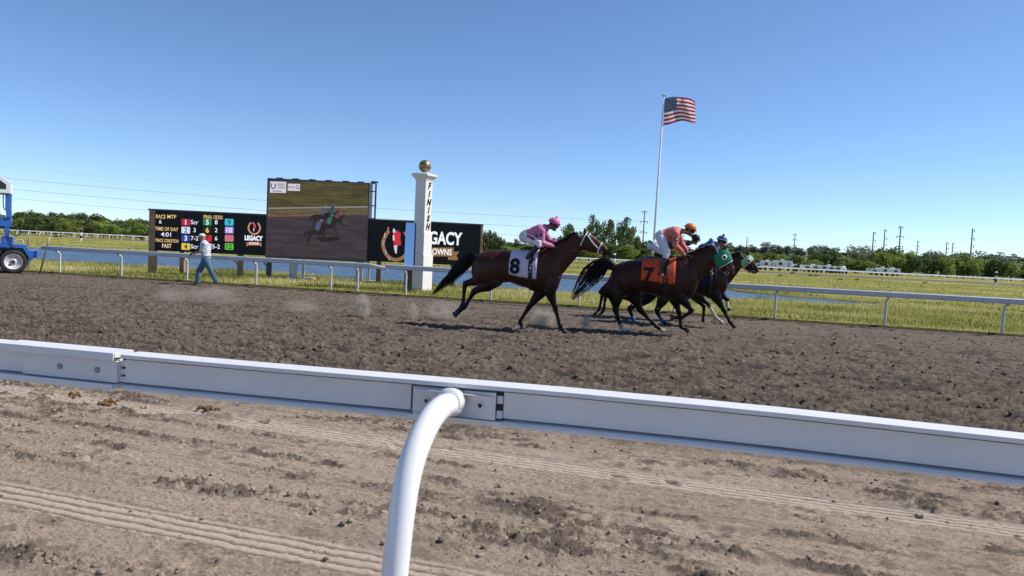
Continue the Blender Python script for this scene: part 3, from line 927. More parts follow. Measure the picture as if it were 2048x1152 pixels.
# top lugs, legs, pads
for px in (560, 592, 625, 658, 692, 722):
    u, _ = uz(px, 365); bx(vsn, u1, 'lifting_lug', M_STEEL, u - .12, u + .12, -.1, .1, vzt + .051, vzt + .09)
for px in (583, 716):
    u, _ = uz(px, 540); bx(vsn, u1, 'column', M_GALV, u - .13, u + .13, .1, .36, -.05, vzb - .023)
    u2 = u + .34; bx(vsn, u1, 'brace_post', M_GALV, u2 - .04, u2 + .04, .4, .5, -.05, vzb - .023)
    bx(vsn, u1, 'footing', M_PAD, u - .35, u + .75, -.15, .8, -.05, .14)
for px in (535.5, 756):
    pass
# ladder frame on the right side
ua_, zz = uz(743, 366); ub_, _ = uz(751, 366); zb_ = uz(748, 441)[1]
mb = MB()
mb.box(ub_ - u1 - .03, ub_ - u1 + .03, .1, .16, zb_ - .05, zz - .05)
o = mb.build('ladder_rail', M_STEEL, vsn)
for zf in (.05, .4, .78, 1.):
    zq = zb_ + (zz - zb_) * zf
    bx(vsn, u1, 'rung', M_STEEL, vb + .021, ub_ - .031, .1, .15, zq - .02, zq + .02)
bx(vsn, u1, 'ladder_head', M_STEEL, vb + .021, ub_ + .08, .04, .22, zz + .022, zz + .08)

# ---- sign with the horseshoe
sg, u2 = board_root('horseshoe_sign', 850, 'wide black sign with orange horseshoe and white lettering behind the finish column', 'sign')
sa, szt = uz(737, 441); sb, szt_ = uz(962, 449); _, szb = uz(737, 522)
szt = (szt + szt_) / 2 - .01
bx(sg, u2, 'sign_panel', M_BOARD, sa + .03, sb, -.06, .1, szb, szt)
bx(sg, u2, 'top_cap', M_STEEL, sa + .03, sb + .1, -.12, .14, szt + .003, szt + .055)
bx(sg, u2, 'side_post', M_WOOD, sb + .004, sb + .085, -.10, .12, .0, szt)
for px in (756, 822, 905):
    u, _ = uz(px, 540); bx(sg, u2, 'post', mat('timber_post', (.22, .17, .12), .9, noise=(5, .4)), u - .09, u + .09, .11, .29, -.1, szt - .1)
K5 = 1 / (3.97 * 50.)
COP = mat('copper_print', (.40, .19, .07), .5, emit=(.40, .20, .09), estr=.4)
S1 = lambda name, poly, col, y, s=.8: flat(sg, u2, name, poly, col, c5, y, s)
hs, _ = horseshoe(sg, u2, 290, 697, 105 * K5, 135 * K5, 28 * K5, COP, c5, -.064, K5)
for (a0, b0) in ((222, 572), (194, 620), (186, 680), (196, 748), (222, 800)):
    a1, b1 = (a0 + (290 - a0) * .02, b0 + 34)
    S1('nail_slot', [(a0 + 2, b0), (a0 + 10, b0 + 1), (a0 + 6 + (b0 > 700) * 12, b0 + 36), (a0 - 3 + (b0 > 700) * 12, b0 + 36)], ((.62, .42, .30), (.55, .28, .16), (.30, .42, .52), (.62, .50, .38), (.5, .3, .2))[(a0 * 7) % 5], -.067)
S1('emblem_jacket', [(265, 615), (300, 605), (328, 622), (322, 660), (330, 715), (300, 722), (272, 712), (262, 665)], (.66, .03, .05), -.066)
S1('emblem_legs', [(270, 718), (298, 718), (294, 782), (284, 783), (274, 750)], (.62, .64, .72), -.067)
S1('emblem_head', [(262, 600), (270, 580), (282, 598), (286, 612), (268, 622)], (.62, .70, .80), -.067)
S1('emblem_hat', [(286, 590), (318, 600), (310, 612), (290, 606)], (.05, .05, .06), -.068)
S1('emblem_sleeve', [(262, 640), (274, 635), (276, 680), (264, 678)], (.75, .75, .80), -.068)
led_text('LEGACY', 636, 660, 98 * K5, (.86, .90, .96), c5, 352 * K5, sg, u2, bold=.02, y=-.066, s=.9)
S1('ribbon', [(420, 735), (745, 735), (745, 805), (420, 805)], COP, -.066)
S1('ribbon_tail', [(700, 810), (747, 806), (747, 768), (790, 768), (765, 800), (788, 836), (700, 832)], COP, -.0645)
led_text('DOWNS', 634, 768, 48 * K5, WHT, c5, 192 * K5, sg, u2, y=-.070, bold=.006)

# ================================================================== FINISH COLUMN
fp = at_y(846, 585, 23.2)
fc = empty('finish_column', (fp.x - .16, 23.3, .04), R(-13))
tag(fc, 'white stepped finish line column topped with a golden ball', 'column')
M_PLAST = mat('white_stucco', (.80, .77, .72), .85, noise=(4, .10), bump=(30, .25, .01))
def sq(mb, h, z0, z1, h2=None):
    h2 = h if h2 is None else h2
    v = [(sx * h, sy * h, z0) for sx, sy in ((-1, -1), (1, -1), (1, 1), (-1, 1))] + [(sx * h2, sy * h2, z1) for sx, sy in ((-1, -1), (1, -1), (1, 1), (-1, 1))]
    return mb.add(v, [(3, 2, 1, 0), (4, 5, 6, 7), (0, 1, 5, 4), (1, 2, 6, 5), (2, 3, 7, 6), (3, 0, 4, 7)])
sq(MB(), .300, -.1, 1.28).build('base', M_PLAST, fc, bevel=.01)
sq(MB(), .300, 1.282, 1.36, .255).build('base_chamfer', M_PLAST, fc)
sq(MB(), .255, 1.362, 2.06).build('plinth', M_PLAST, fc, bevel=.01)
sq(MB(), .255, 2.062, 2.13, .212).build('plinth_chamfer', M_PLAST, fc)
sq(MB(), .212, 2.132, 3.86).build('shaft', M_PLAST, fc, bevel=.01)
mb = MB(); sq(mb, .212, 3.862, 3.95, .245); sq(mb, .245, 3.95, 4.04, .325); sq(mb, .325, 4.04, 4.11); sq(mb, .325, 4.11, 4.14, .2)
mb.build('cornice', M_PLAST, fc)
MB().lathe([(.11, 4.13), (.11, 4.17), (.06, 4.19)], seg=20).build('ball_seat', M_PLAST, fc, True)
MB().ball((0, 0, 4.39), .215, 28, 18).build('gold_ball', mat('aged_gold', (.40, .28, .12), .42, .75, noise=(9, .45)), fc, True)
M_INK = mat('black_letter', (.02, .02, .02), .6)
for i, ch in enumerate('FINISH'):
    text_obj('letter', ch, .30, M_INK, fc, (.214, 0, 3.70 - i * .285), bold=.012, depth=.012, rot=Matrix.Rotation(R(90), 4, 'Z') @ Matrix.Rotation(R(90), 4, 'X'), shear=.25)

# ---- narrow mirror of the photo finish
mp_ = at_y(815, 588, 22.0)
mr = empty('finish_mirror', (mp_.x, 22.0, .05), R(20))
tag(mr, 'tall narrow sky blue mirror panel on a dark post beside the white finish column', 'mirror')
z0m, z1m = at_y(813, 531, 22.0).z - .05, at_y(817, 445, 22.0).z - .05
MB().add([(-.15, -.02, z0m), (.15, -.02, z0m), (.15, .02, z0m), (-.15, .02, z0m), (-.15, .18, z1m), (.15, .18, z1m), (.15, .22, z1m), (-.15, .22, z1m)], [(0, 3, 2, 1), (4, 5, 6, 7), (0, 1, 5, 4), (1, 2, 6, 5), (2, 3, 7, 6), (3, 0, 4, 7)]).build('mirror_glass', mat('sky_mirror', (.78, .86, .95), .06, 1.), mr)
mb = MB(); mb.box(.152, .20, .03, .36, z0m, z1m); mb.box(-.19, .20, -.03, .36, z0m - .03, z0m - .002)
mb.build('frame', M_STEEL, mr)
MB().box(-.13, .13, .032, .2, -.1, z0m - .033).build('post', mat('dark_timber', (.10, .085, .07), .9, noise=(6, .3)), mr)
MB().box(.08, .3, -.05, .04, z0m - .10, z0m - .034).build('bracket', M_GALV, mr)

# ================================================================== FLAG
FYD = 50.
pt, pb = at_y(1328, 192, FYD), at_y(1302, 562, FYD)
fpole = empty('flagpole', (pb.x, FYD, .03))
tag(fpole, 'tall slender white flagpole standing in the infield', 'flagpole')
ptl = pt - Vector(fpole.location)
MB().tube([(0, 0, -.1), tuple(ptl * .5), tuple(ptl)], [.085, .065, .045], 12).build('pole', M_FARW, fpole, True)
MB().lathe([(.0, ptl.z), (.13, ptl.z + .01), (.15, ptl.z + .04), (.10, ptl.z + .08), (0, ptl.z + .1)], (ptl.x, 0, 0), seg=14).build('finial', M_GALV, fpole, True)
MB().box(-.25, .25, -.25, .25, -.05, .08).build('footing', M_PAD, fpole)
f0, f1 = at_y(1326.5, 196, FYD), at_y(1324.5, 251, FYD)
FH = (f0 - f1).length; FWD = FH * 1.18
fl = empty('american_flag', tuple(f1 + Vector((.06, 0, 0))))
tag(fl, 'striped red and white flag with starred blue corner blowing from the tall pole', 'flag')
def flag_pt(s, t):
    """s along the fly 0..1, t up the hoist 0..1"""
    amp = .30 * s ** .8
    ph = s * 9.0 + t * 2.6
    x = s * FWD * (.97 - .05 * t)
    y = amp * math.sin(ph) - .12 * s
    z = t * FH + .12 * s * FH * math.sin(s * 3.0 + .4) - .07 * s * s * FH + .36 * FH * s * (1 - t) * .55
    z -= .28 * FH * max(0, s - .72) * t
    return Vector((x, y, z))
def flag_part(name, mt, s0, s1, t0, t1, ns, ntt, off=0.):
    V, F_ = [], []
    for j in range(ntt + 1):
        for i in range(ns + 1):
            V.append(flag_pt(s0 + (s1 - s0) * i / ns, t0 + (t1 - t0) * j / ntt) + Vector((0, -off, 0)))
    for j in range(ntt):
        for i in range(ns): F_.append((j * (ns + 1) + i, j * (ns + 1) + i + 1, (j + 1) * (ns + 1) + i + 1, (j + 1) * (ns + 1) + i))
    return MB().add(V, F_).build(name, mt, fl, True)
def cloth(name, c):
    M, nt, b = node_mat(name)
    b.inputs['Base Color'].default_value = (*c, 1); b.inputs['Roughness'].default_value = .8
    tl = N(nt, 'ShaderNodeBsdfTranslucent'); tl.inputs[0].default_value = (*c, 1)
    ms = N(nt, 'ShaderNodeMixShader'); ms.inputs[0].default_value = .35
    nt.links.new(b.outputs[0], ms.inputs[1]); nt.links.new(tl.outputs[0], ms.inputs[2]); nt.links.new(ms.outputs[0], nt.nodes['Material Output'].inputs[0])
    return M
FR, FWt, FB = cloth('flag_red', (.42, .015, .04)), cloth('flag_white', (.82, .80, .80)), cloth('flag_blue', (.02, .03, .10))
for i in range(13):
    t0, t1 = 1 - (i + 1) / 13, 1 - i / 13
    flag_part('stripe', FR if i % 2 == 0 else FWt, .40 if i < 7 else 0, 1, t0, t1, 24, 2)
ct = flag_part('canton', FB, 0, .40, 6 / 13, 1, 12, 8)
mb = MB()
for r_ in range(9):
    for k in range(6 if r_ % 2 == 0 else 5):
        s = .40 * ((k + .5 + (0 if r_ % 2 == 0 else .5)) / 6); t = 6 / 13 + (7 / 13) * (r_ + .7) / 9.4
        for sg_ in (1, -1):
            V = []
            for q in range(10):
                a = math.pi / 2 + q * math.pi / 5; rr = (.062 if q % 2 == 0 else .026)
                V.append(flag_pt(s + rr * math.cos(a) / FWD, t + rr * math.sin(a) / FH) + Vector((0, -.008 * sg_, 0)))
            mb.add(V, [tuple(range(10))])
st = mb.build('stars', FWt, ct); st['kind'] = 'stuff'

# ================================================================== DISTANCE POLES
def striped_pole(px, py_b, D, h, label):
    p = at_d(px, py_b, D)
    root = empty('distance_pole', (p.x, p.y, .06)); tag(root, label, 'pole', 'striped distance poles round the course')
    wm, bm_ = M_FARW, mat('pole_black', (.02, .02, .022), .7)
    n = 4
    for i in range(n):
        z0, z1 = h * i / n, h * (i + 1) / n
        MB().lathe([(.16, z0), (.16, z1 - .003)], seg=12).build('band', wm if i % 2 == 0 else bm_, root)
    MB().lathe([(.17, h), (.19, h + .05), (.13, h + .18), (.02, h + .24)], seg=12).build('finial', M_WOOD if px < 300 else wm, root, True)
striped_pole(162, 473, 105, 1.7, 'black and white striped pole with brown tip in the meadow near the blue truck')
striped_pole(1228, 528, 84, 1.7, 'black and white striped pole in the meadow right behind the leading horses')
striped_pole(1991, 566, 100, 1.8, 'black and white striped pole in the open meadow past the caravans')
# ================================================================== TREES
def leaf_mat(name, c_dark, c_light, tr=.42):
    M, nt, b = node_mat(name)
    tn = N(nt, 'ShaderNodeAttribute', attribute_name='tone').outputs['Fac']
    oi = N(nt, 'ShaderNodeObjectInfo')
    c = mixc(nt, tn, c_dark, c_light)
    hs = N(nt, 'ShaderNodeHueSaturation')
    mr_ = N(nt, 'ShaderNodeMapRange'); mr_.inputs[3].default_value = .75; mr_.inputs[4].default_value = 1.2
    nt.links.new(oi.outputs['Random'], mr_.inputs[0]); nt.links.new(mr_.outputs[0], hs.inputs['Value'])
    mr2 = N(nt, 'ShaderNodeMapRange'); mr2.inputs[3].default_value = .48; mr2.inputs[4].default_value = .52
    nt.links.new(oi.outputs['Random'], mr2.inputs[0]); nt.links.new(mr2.outputs[0], hs.inputs['Hue'])
    nt.links.new(c, hs.inputs['Color'])
    nt.links.new(hs.outputs[0], b.inputs['Base Color']); b.inputs['Roughness'].default_value = .75; b.inputs['Specular IOR Level'].default_value = .15
    tl = N(nt, 'ShaderNodeBsdfTranslucent'); nt.links.new(hs.outputs[0], tl.inputs[0])
    ms = N(nt, 'ShaderNodeMixShader'); ms.inputs[0].default_value = tr
    nt.links.new(b.outputs[0], ms.inputs[1]); nt.links.new(tl.outputs[0], ms.inputs[2]); nt.links.new(ms.outputs[0], nt.nodes['Material Output'].inputs[0])
    return M
LEAF = {'d': leaf_mat('dark_foliage', (.07, .10, .038), (.17, .21, .07)),
        'l': leaf_mat('bright_foliage', (.14, .19, .042), (.31, .36, .085)),
        't': leaf_mat('airy_foliage', (.085, .12, .05), (.21, .25, .095)),
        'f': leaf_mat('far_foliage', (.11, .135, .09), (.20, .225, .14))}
M_BARK = mat('bark', (.10, .08, .06), .95, noise=(3, .4))
def leaves(lobes, n, sz, seed):
    """leaf sized faces spread through lobes (cx,cy,cz,r,weight) of a unit tree"""
    g = np.random.default_rng(seed)
    lb = np.array(lobes)
    p = lb[:, 4] / lb[:, 4].sum()
    k = g.choice(len(lb), n, p=p)
    d = g.normal(size=(n, 3)); d /= np.linalg.norm(d, axis=1)[:, None]
    rad = lb[k, 3] * (1 - .55 * g.random(n) ** 2.2) * (.82 + .3 * g.random(n))
    c = lb[k, :3] + d * rad[:, None] * np.array([1, 1, .82])
    c = c[c[:, 2] > .02]; n = len(c)
    nrm = g.normal(size=(n, 3)) + d[:n] * .9 + np.array([0, 0, .4]); nrm /= np.linalg.norm(nrm, axis=1)[:, None]
    t = np.cross(nrm, g.normal(size=(n, 3))); t /= np.linalg.norm(t, axis=1)[:, None]
    b_ = np.cross(nrm, t)
    s = sz * (.5 + .9 * g.random(n))[:, None]
    V = np.stack([c - t * s - b_ * s * .6, c + t * s * .9 - b_ * s * .7, c + t * s + b_ * s * .6, c - t * s * .8 + b_ * s * .7], 1).reshape(-1, 3)
    me = np_mesh('crown', V, np.arange(4 * n).reshape(n, 4))
    at = me.attributes.new('tone', 'FLOAT', 'POINT'); at.data.foreach_set('value', np.repeat(g.random(n), 4).astype(np.float32))
    return me
def tree_proto(kind, seed):
    g = random.Random(seed)
    lobes = []
    if kind in 'dlf':
        for i in range(g.randint(13, 18)):
            a = g.uniform(0, 6.28); rr = .36 * math.sqrt(g.random()); zc = g.uniform(.16, .86)
            taper = math.sin(min(1, max(.12, zc)) ** .8 * math.pi * .93) ** .5 if zc > .3 else .8
            r_ = g.uniform(.11, .2)
            lobes.append((rr * math.cos(a) * taper * 1.15, rr * math.sin(a) * taper * 1.15, zc, r_, r_ ** 2))
        lobes.append((0, 0, .5, .34, .12))
        n = 1500
    else:
        for i in range(g.randint(13, 17)):
            zc = .14 + .8 * (i + g.random()) / 13
            a = g.uniform(0, 6.28); rr = .30 * (1.15 - zc) + .08
            r_ = g.uniform(.12, .20)
            lobes.append((rr * math.cos(a), rr * math.sin(a), zc, r_, r_ ** 2))
        n = 1500
    crown = leaves(lobes, n, .030 if kind != 't' else .028, seed)
    mb = MB()
    mb.tube([(0, 0, -.02), (.01, .0, .2), (-.01, .01, .5), (0, 0, .85)], [.032, .024, .014, .004], 7)
    for i in range(7):
        lb = lobes[i]
        z0 = max(.12, lb[2] - .25)
        mb.tube([(0, 0, z0), (lb[0] * .5, lb[1] * .5, (z0 + lb[2]) / 2), (lb[0], lb[1], lb[2])], [.012, .008, .003], 5)
    tr = mb.mesh('trunk'); tr.materials.append(M_BARK)
    crown.materials.append(LEAF[kind])
    return tr, crown
PROTO = {k: [tree_proto(k, 100 * i + ord(k)) for i in range(5)] for k in 'dltf'}
tcount = 0
def tree(px, top, wpx, kind, D, label, group, fat=1.):
    global tcount
    p = at_d(px, horizon(px), D)
    base = hill_z(p.x, p.y) - .1 if p.y > 330 else .03
    h = (horizon(px) - top) / FPX * D + EYE - base
    w_ = wpx / FPX * D * (1.9 if kind == 't' else 1.3) * fat
    root = empty('tree', (p.x, p.y, base), random.uniform(0, 6.28))
    root.scale = (w_, w_, h)
    tag(root, label, 'tree', group)
    tr, cr = PROTO[kind][tcount % 5]; tcount += 1
    for nm, me in (('trunk', tr), ('crown', cr)):
        o = bpy.data.objects.new(nm, me); COL.objects.link(o); o.parent = root
G = 'trees beyond the backstretch'
LB = {('L', 'd'): 'dark green round tree in the wood',
      ('L', 'l'): 'bright yellow green bushy tree before the dark wood',
      ('C', 'd'): 'dark green tree in the middle grove',
      ('C', 'l'): 'light green bush at the foot of the middle grove',
      ('C', 't'): 'tall slim feathery tree in the middle grove',
      ('R', 'd'): 'dark green spreading tree behind the caravans',
      ('R', 'l'): 'light green round tree behind the caravans',
      ('R', 'f'): 'small hazy tree on the distant hill'}
def near_what(side, px):
    if side == 'L':
        return ', next to the blue truck' if px < 80 else ', just before the brown tipped pole' if px < 150 else ', right behind the brown tipped pole' if px < 195 else ', midway to the tote board' if px < 250 else ', close by the tote board'
    if side == 'C':
        return ', close to the black sign' if px < 1035 else ', behind the pink jockey' if px < 1110 else ', over the head of horse eight' if px < 1175 else ', before the striped pole' if px < 1228 else ', by the tall utility pole'
    return ', hidden by the jockeys' if px < 1440 else ', over the leading horse' if px < 1500 else ', near the motor homes' if px < 1600 else ', near the low row' if px < 1680 else ', between both caravan rows' if px < 1735 else ', under three tall utility poles' if px < 1800 else ', by the lone short pole' if px < 1880 else ', by the close pair of poles' if px < 1960 else ', past the last tall pole'
def trees(side, rows):
    for (px, top, w_, k, D) in rows: tree(px, top, w_, k, D, LB[(side, k)] + near_what(side, px), {'L': 'trees left of the tote board', 'C': 'trees of the middle grove', 'R': 'trees right of the flagpole'}[side])
trees('L', [(8, 425, 44, 'd', 255), (40, 423, 44, 'd', 250), (58, 418, 40, 'd', 262), (78, 421, 38, 'd', 255), (98, 423, 36, 'd', 250), (112, 422, 24, 'd', 262), (124, 424, 26, 'd', 255), (146, 424, 40, 'd', 260), (164, 420, 40, 'd', 250), (184, 425, 40, 'd', 255), (200, 431, 36, 'd', 260),
            (216, 436, 34, 'd', 250), (236, 436, 32, 'd', 255), (252, 435, 30, 'd', 250), (268, 436, 30, 'd', 255), (286, 435, 34, 'd', 260), (306, 437, 34, 'd', 250),
            (30, 432, 34, 'l', 205), (52, 430, 34, 'd', 210), (70, 432, 36, 'd', 205), (92, 430, 40, 'd', 210), (112, 433, 34, 'd', 205), (126, 442, 34, 'l', 195), (146, 437, 48, 'l', 200), (172, 440, 30, 'd', 205), (184, 446, 28, 'd', 195), (206, 439, 44, 'l', 200), (222, 446, 40, 'l', 192), (244, 444, 34, 'd', 200), (262, 437, 34, 'l', 206), (282, 445, 40, 'l', 198), (302, 447, 34, 'l', 200)])
trees('C', [(966, 459, 24, 'd', 220), (981, 455, 26, 'd', 225), (996, 470, 24, 'd', 215), (1010, 480, 30, 'd', 230), (1030, 476, 20, 'd', 230), (1022, 489, 40, 'l', 205), (1048, 484, 34, 'd', 225), (1056, 488, 40, 'l', 210), (1082, 482, 34, 'd', 220), (1108, 474, 34, 'd', 225), (1128, 458, 20, 't', 225), (1142, 457, 22, 't', 230),
            (1160, 470, 26, 't', 220), (1181, 448, 18, 't', 228), (1195, 447, 17, 't', 222), (1209, 450, 20, 't', 226), (1222, 450, 20, 't', 230), (1238, 453, 20, 't', 224), (1250, 452, 22, 't', 220), (1262, 458, 22, 't', 226), (1272, 470, 26, 'd', 222), (1286, 476, 28, 'd', 226), (1300, 487, 26, 'd', 222),
            (1150, 490, 44, 'd', 205), (1178, 492, 40, 'l', 200), (1206, 480, 40, 'd', 208), (1232, 484, 44, 'd', 205), (1258, 487, 40, 'l', 200), (1284, 493, 40, 'd', 205)])
trees('R', [(1316, 490, 36, 'd', 215), (1342, 494, 36, 'l', 210), (1368, 490, 38, 'd', 220), (1396, 492, 36, 'd', 210), (1424, 494, 38, 'l', 215)] +
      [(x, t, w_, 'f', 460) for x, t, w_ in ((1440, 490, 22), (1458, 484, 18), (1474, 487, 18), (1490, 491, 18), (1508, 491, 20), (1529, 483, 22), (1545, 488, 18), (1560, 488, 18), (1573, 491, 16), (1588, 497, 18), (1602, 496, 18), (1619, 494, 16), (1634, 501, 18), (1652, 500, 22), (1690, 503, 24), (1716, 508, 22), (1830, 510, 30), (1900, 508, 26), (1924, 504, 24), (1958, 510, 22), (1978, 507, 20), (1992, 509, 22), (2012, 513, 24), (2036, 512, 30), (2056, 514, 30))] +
      [(1452, 501, 36, 'l', 205), (1478, 504, 36, 'l', 212), (1504, 504, 40, 'l', 208), (1528, 503, 36, 'd', 214), (1550, 505, 30, 'l', 206), (1566, 508, 30, 'l', 212), (1586, 508, 26, 'd', 206), (1602, 512, 30, 'l', 212), (1628, 506, 34, 'd', 214), (1642, 502, 34, 'd', 208), (1657, 493, 34, 'd', 214), (1670, 498, 28, 'd', 212), (1628, 519, 30, 'l', 200),
       (1708, 503, 24, 'd', 222), (1694, 512, 42, 'l', 206), (1712, 518, 34, 'l', 202), (1728, 509, 28, 'd', 212), (1740, 522, 30, 'l', 200), (1754, 496, 30, 'd', 222), (1776, 494, 44, 'd', 224), (1762, 502, 48, 'l', 206), (1784, 502, 44, 'l', 208), (1806, 500, 36, 'l', 214), (1820, 503, 32, 'l', 208), (1834, 511, 26, 'd', 204), (1850, 504, 34, 'd', 210), (1866, 501, 34, 'd', 214), (1880, 512, 30, 'd', 206),
       (1894, 512, 34, 'l', 204), (1914, 511, 40, 'l', 210), (1930, 505, 34, 'l', 216), (1946, 514, 40, 'l', 206), (1966, 514, 40, 'l', 210), (1988, 516, 36, 'd', 206), (2004, 518, 30, 'd', 202), (2022, 523, 36, 'l', 204), (2046, 526, 36, 'd', 208), (2068, 522, 40, 'l', 206)])
# one mass of far woodland behind everything
g = np.random.default_rng(91)
lob = []
for k in range(330):
    px = g.uniform(-260, 2320); D = g.uniform(330, 620)
    p = at_d(px, horizon(px), D)
    z = hill_z(p.x, p.y); r_ = g.uniform(2.2, 4.4)
    lob.append((p.x, p.y, z + r_ * .7, r_, 1))
for k in range(120):
    px = g.uniform(300, 960); D = g.uniform(230, 300)
    p = at_d(px, horizon(px), D); r_ = g.uniform(2., 3.4)
    lob.append((p.x, p.y, r_ * .9, r_, 1))
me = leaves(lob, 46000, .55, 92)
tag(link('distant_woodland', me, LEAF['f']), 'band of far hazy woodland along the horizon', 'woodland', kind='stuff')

# dark weeds in the meadow
for k, (px, py) in enumerate(((1585, 547), (1500, 545), (1620, 552), (1632, 552), (1680, 560), (112, 474), (122, 474), (1714, 560), (1850, 566), (1560, 552), (285, 480))):
    p = at_z(px, py, .1)
    D = p.dot(F0)
    me = leaves([(0, 0, .25, .3, 1), (.3, 0, .2, .25, 1), (-.3, .1, .18, .22, 1)], 160, .06, 700 + k)
    me.materials.append(LEAF['d'])
    o = bpy.data.objects.new('weed_clump', me); COL.objects.link(o); o.location = (p.x, p.y, .06); o.scale = (D / 170,) * 3
    tag(o, 'small dark clump of weeds standing in the open meadow', 'weeds', 'weed clumps in the meadow')

# ================================================================== POWER LINE
M_UPOLE = mat('weathered_utility_pole', (.20, .20, .20), .8, noise=(.5, .25))
M_WIRE = mat('aluminium_wire', (.62, .64, .68), .6)
PO = {}
def upole(px, top, D, arms, label):
    p = at_d(px, horizon(px), D)
    base = hill_z(p.x, p.y) - .2 if p.y > 330 else 0.
    h = (horizon(px) - top) / FPX * D + EYE - base
    root = empty('utility_pole', (p.x, p.y, base), YAW + R(8)); tag(root, label, 'utility pole', 'utility poles beyond the trees')
    MB().tube([(0, 0, 0), (0, 0, h)], [.34, .22], 8).build('shaft', M_UPOLE, root)
    for i, (f_, l, s) in enumerate(arms):
        MB().box(-l if s <= 0 else .2, l if s >= 0 else -.2, -.08, .08, h * f_ - .12, h * f_ + .12).build('crossarm', M_UPOLE, root)
        for q in ((-l, l) if s == 0 else (s * l,)):
            MB().lathe([(.10, h * f_ - .9), (.16, h * f_ - .5), (.10, h * f_ - .13)], (q, 0, 0), seg=6).build('insulator', M_UPOLE, root)
    PO[px] = (p.x, p.y, base, h)
A2 = [(.99, .9, 0), (.79, 1.5, 0), (.58, 1.5, 0)]
A1 = [(.98, .9, 1), (.8, 1.2, 1), (.65, 1.2, 1), (.5, 1.2, 1)]
upole(1284, 422, 300, A2, 'tall utility pole rising beside the grove near the flagpole')
upole(1491, 474, 520, A1, 'faint small utility pole on the hill above the leading horse')
upole(1363, 470, 520, A1, 'faint distant utility pole hidden behind the orange and blue jockeys')
upole(1586, 468, 420, A2, 'utility pole with three crossarms alone on the hill above the caravans')
upole(1742, 464, 320, A1, 'utility pole nearest the dark tree at the caravans, shortest of three')
upole(1764, 459, 330, A1, 'utility pole in the middle of three above the dark tree')
upole(1795, 453, 290, A2, 'tallest utility pole of three above the dark tree')
upole(1831, 482, 420, A1, 'short utility pole alone between the dark trees behind the caravans')
upole(1889, 485, 380, A1, 'utility pole of a close pair standing nearest the big dark tree')
upole(1901, 486, 420, A1, 'thinner utility pole of a close pair above the light green trees')
upole(1938, 458, 290, A1, 'tall utility pole standing alone above the light green trees past the close pair')
def wire(a, b_, sag, r_=.035, label='thin power line cable hung between utility poles', n=16):
    a, b_ = Vector(a), Vector(b_)
    pts = [a.lerp(b_, i / n) - Vector((0, 0, 4 * sag * (i / n) * (1 - i / n))) for i in range(n + 1)]
    o = MB().tube(pts, r_, 5).build('power_cable', M_WIRE); tag(o, label, 'cable', 'power line cables across the sky')
def ptop(px, f_): x, y, b_, h = PO[px]; return (x, y, b_ + h * f_)
for (yl, f_, rr, lab) in ((328, .99, .03, 'faint topmost power cable above the tote board'), (349, .79, .065, 'second power cable down above the tote board'), (370, .60, .065, 'third power cable down above the tote board'), (388, .42, .055, 'lowest power cable above the tote board')):
    wire(at_d(-60, yl, 262), ptop(1284, f_), 2.2, rr, lab, 24)
def span(a, b_, fs, sag=1.6, r_=.035):
    for i, f_ in enumerate(fs): wire(ptop(a, f_), ptop(b_, f_), sag, r_)
span(1284, 1586, (.97, .78, .57), 2.5, .04); span(1586, 1742, (.8, .6), 2.0); span(1742, 1795, (.8, .6), .7); span(1795, 1938, (.8, .6, .4), 2.4)
span(1764, 1889, (.8, .62), 2.); span(1831, 1901, (.75, .5), 1.2)
for f_, yy in ((.82, 487), (.66, 497), (.5, 508), (.38, 520)):
    wire(ptop(1938, f_), at_d(2120, yy + 4, 330), 1.8)

# ================================================================== CARAVANS
M_CARA = mat('caravan_white', (.82, .82, .81), .5, noise=(1, .08)); M_CGLS = mat('caravan_window', (.03, .035, .045), .2)
M_CGRY = mat('caravan_grey', (.42, .43, .45), .6); M_CSTR = mat('caravan_stripe', (.30, .18, .16), .6)
def caravan(px0, px1, top, label, style):
    D = 172.
    p0, p1 = at_d(px0, horizon(px0), D), at_d(px1, horizon(px1), D)
    w_ = (p1 - p0).length; h = (horizon(px0) - top) / FPX * D + EYE
    c = (p0 + p1) / 2
    root = empty('caravan', (c.x, c.y, .03), YAW); tag(root, label, 'caravan', 'caravans parked beyond the backstretch')
    b0 = .55
    if style == 'tank':
        MB().lathe([(.05, -w_ / 2), (h * .36, -w_ / 2 + .5), (h * .42, 0), (h * .36, w_ / 2 - .5), (.05, w_ / 2)], (0, 0, h * .56), 'x', 14).build('body', M_CARA, root, True)
    else:
        sl = .25 if style == 'van' else .06
        MB().prism([(-w_ / 2 + sl, b0), (w_ / 2 - .1, b0), (w_ / 2 - .04, h * .6), (w_ / 2 - sl, h), (-w_ / 2 + .1, h), (-w_ / 2 + .02, h * .7)], -1.2, 1.2, 'y').build('body', M_CARA, root)
        MB().box(-w_ / 2 + .3, w_ / 2 - .3, -1.222, -1.203, b0 + .25, b0 + .45).build('stripe', M_CSTR if style == 'home' else M_CGRY, root)
        n = max(1, int(w_ / 1.4))
        for i in range(n):
            x = -w_ / 2 + w_ * (i + .5) / n
            if i % 3 == 1: MB().box(x - .32, x + .32, -1.225, -1.203, b0 + .05, h * .84).build('door', M_CGRY, root)
            else: MB().box(x - .42, x + .42, -1.225, -1.203, h * .55, h * .80).build('window', M_CGLS, root)
        if style != 'van':
            MB().box(-.5, .2, -.4, .4, h + .002, h + .28).build('roof_unit', M_CARA, root)
    for x in (-w_ * .28, w_ * .22):
        MB().lathe([(.36, -1.24), (.36, -1.0)], (x, 0, .36), 'y', 12).build('wheel', M_BLACKRUB, root)
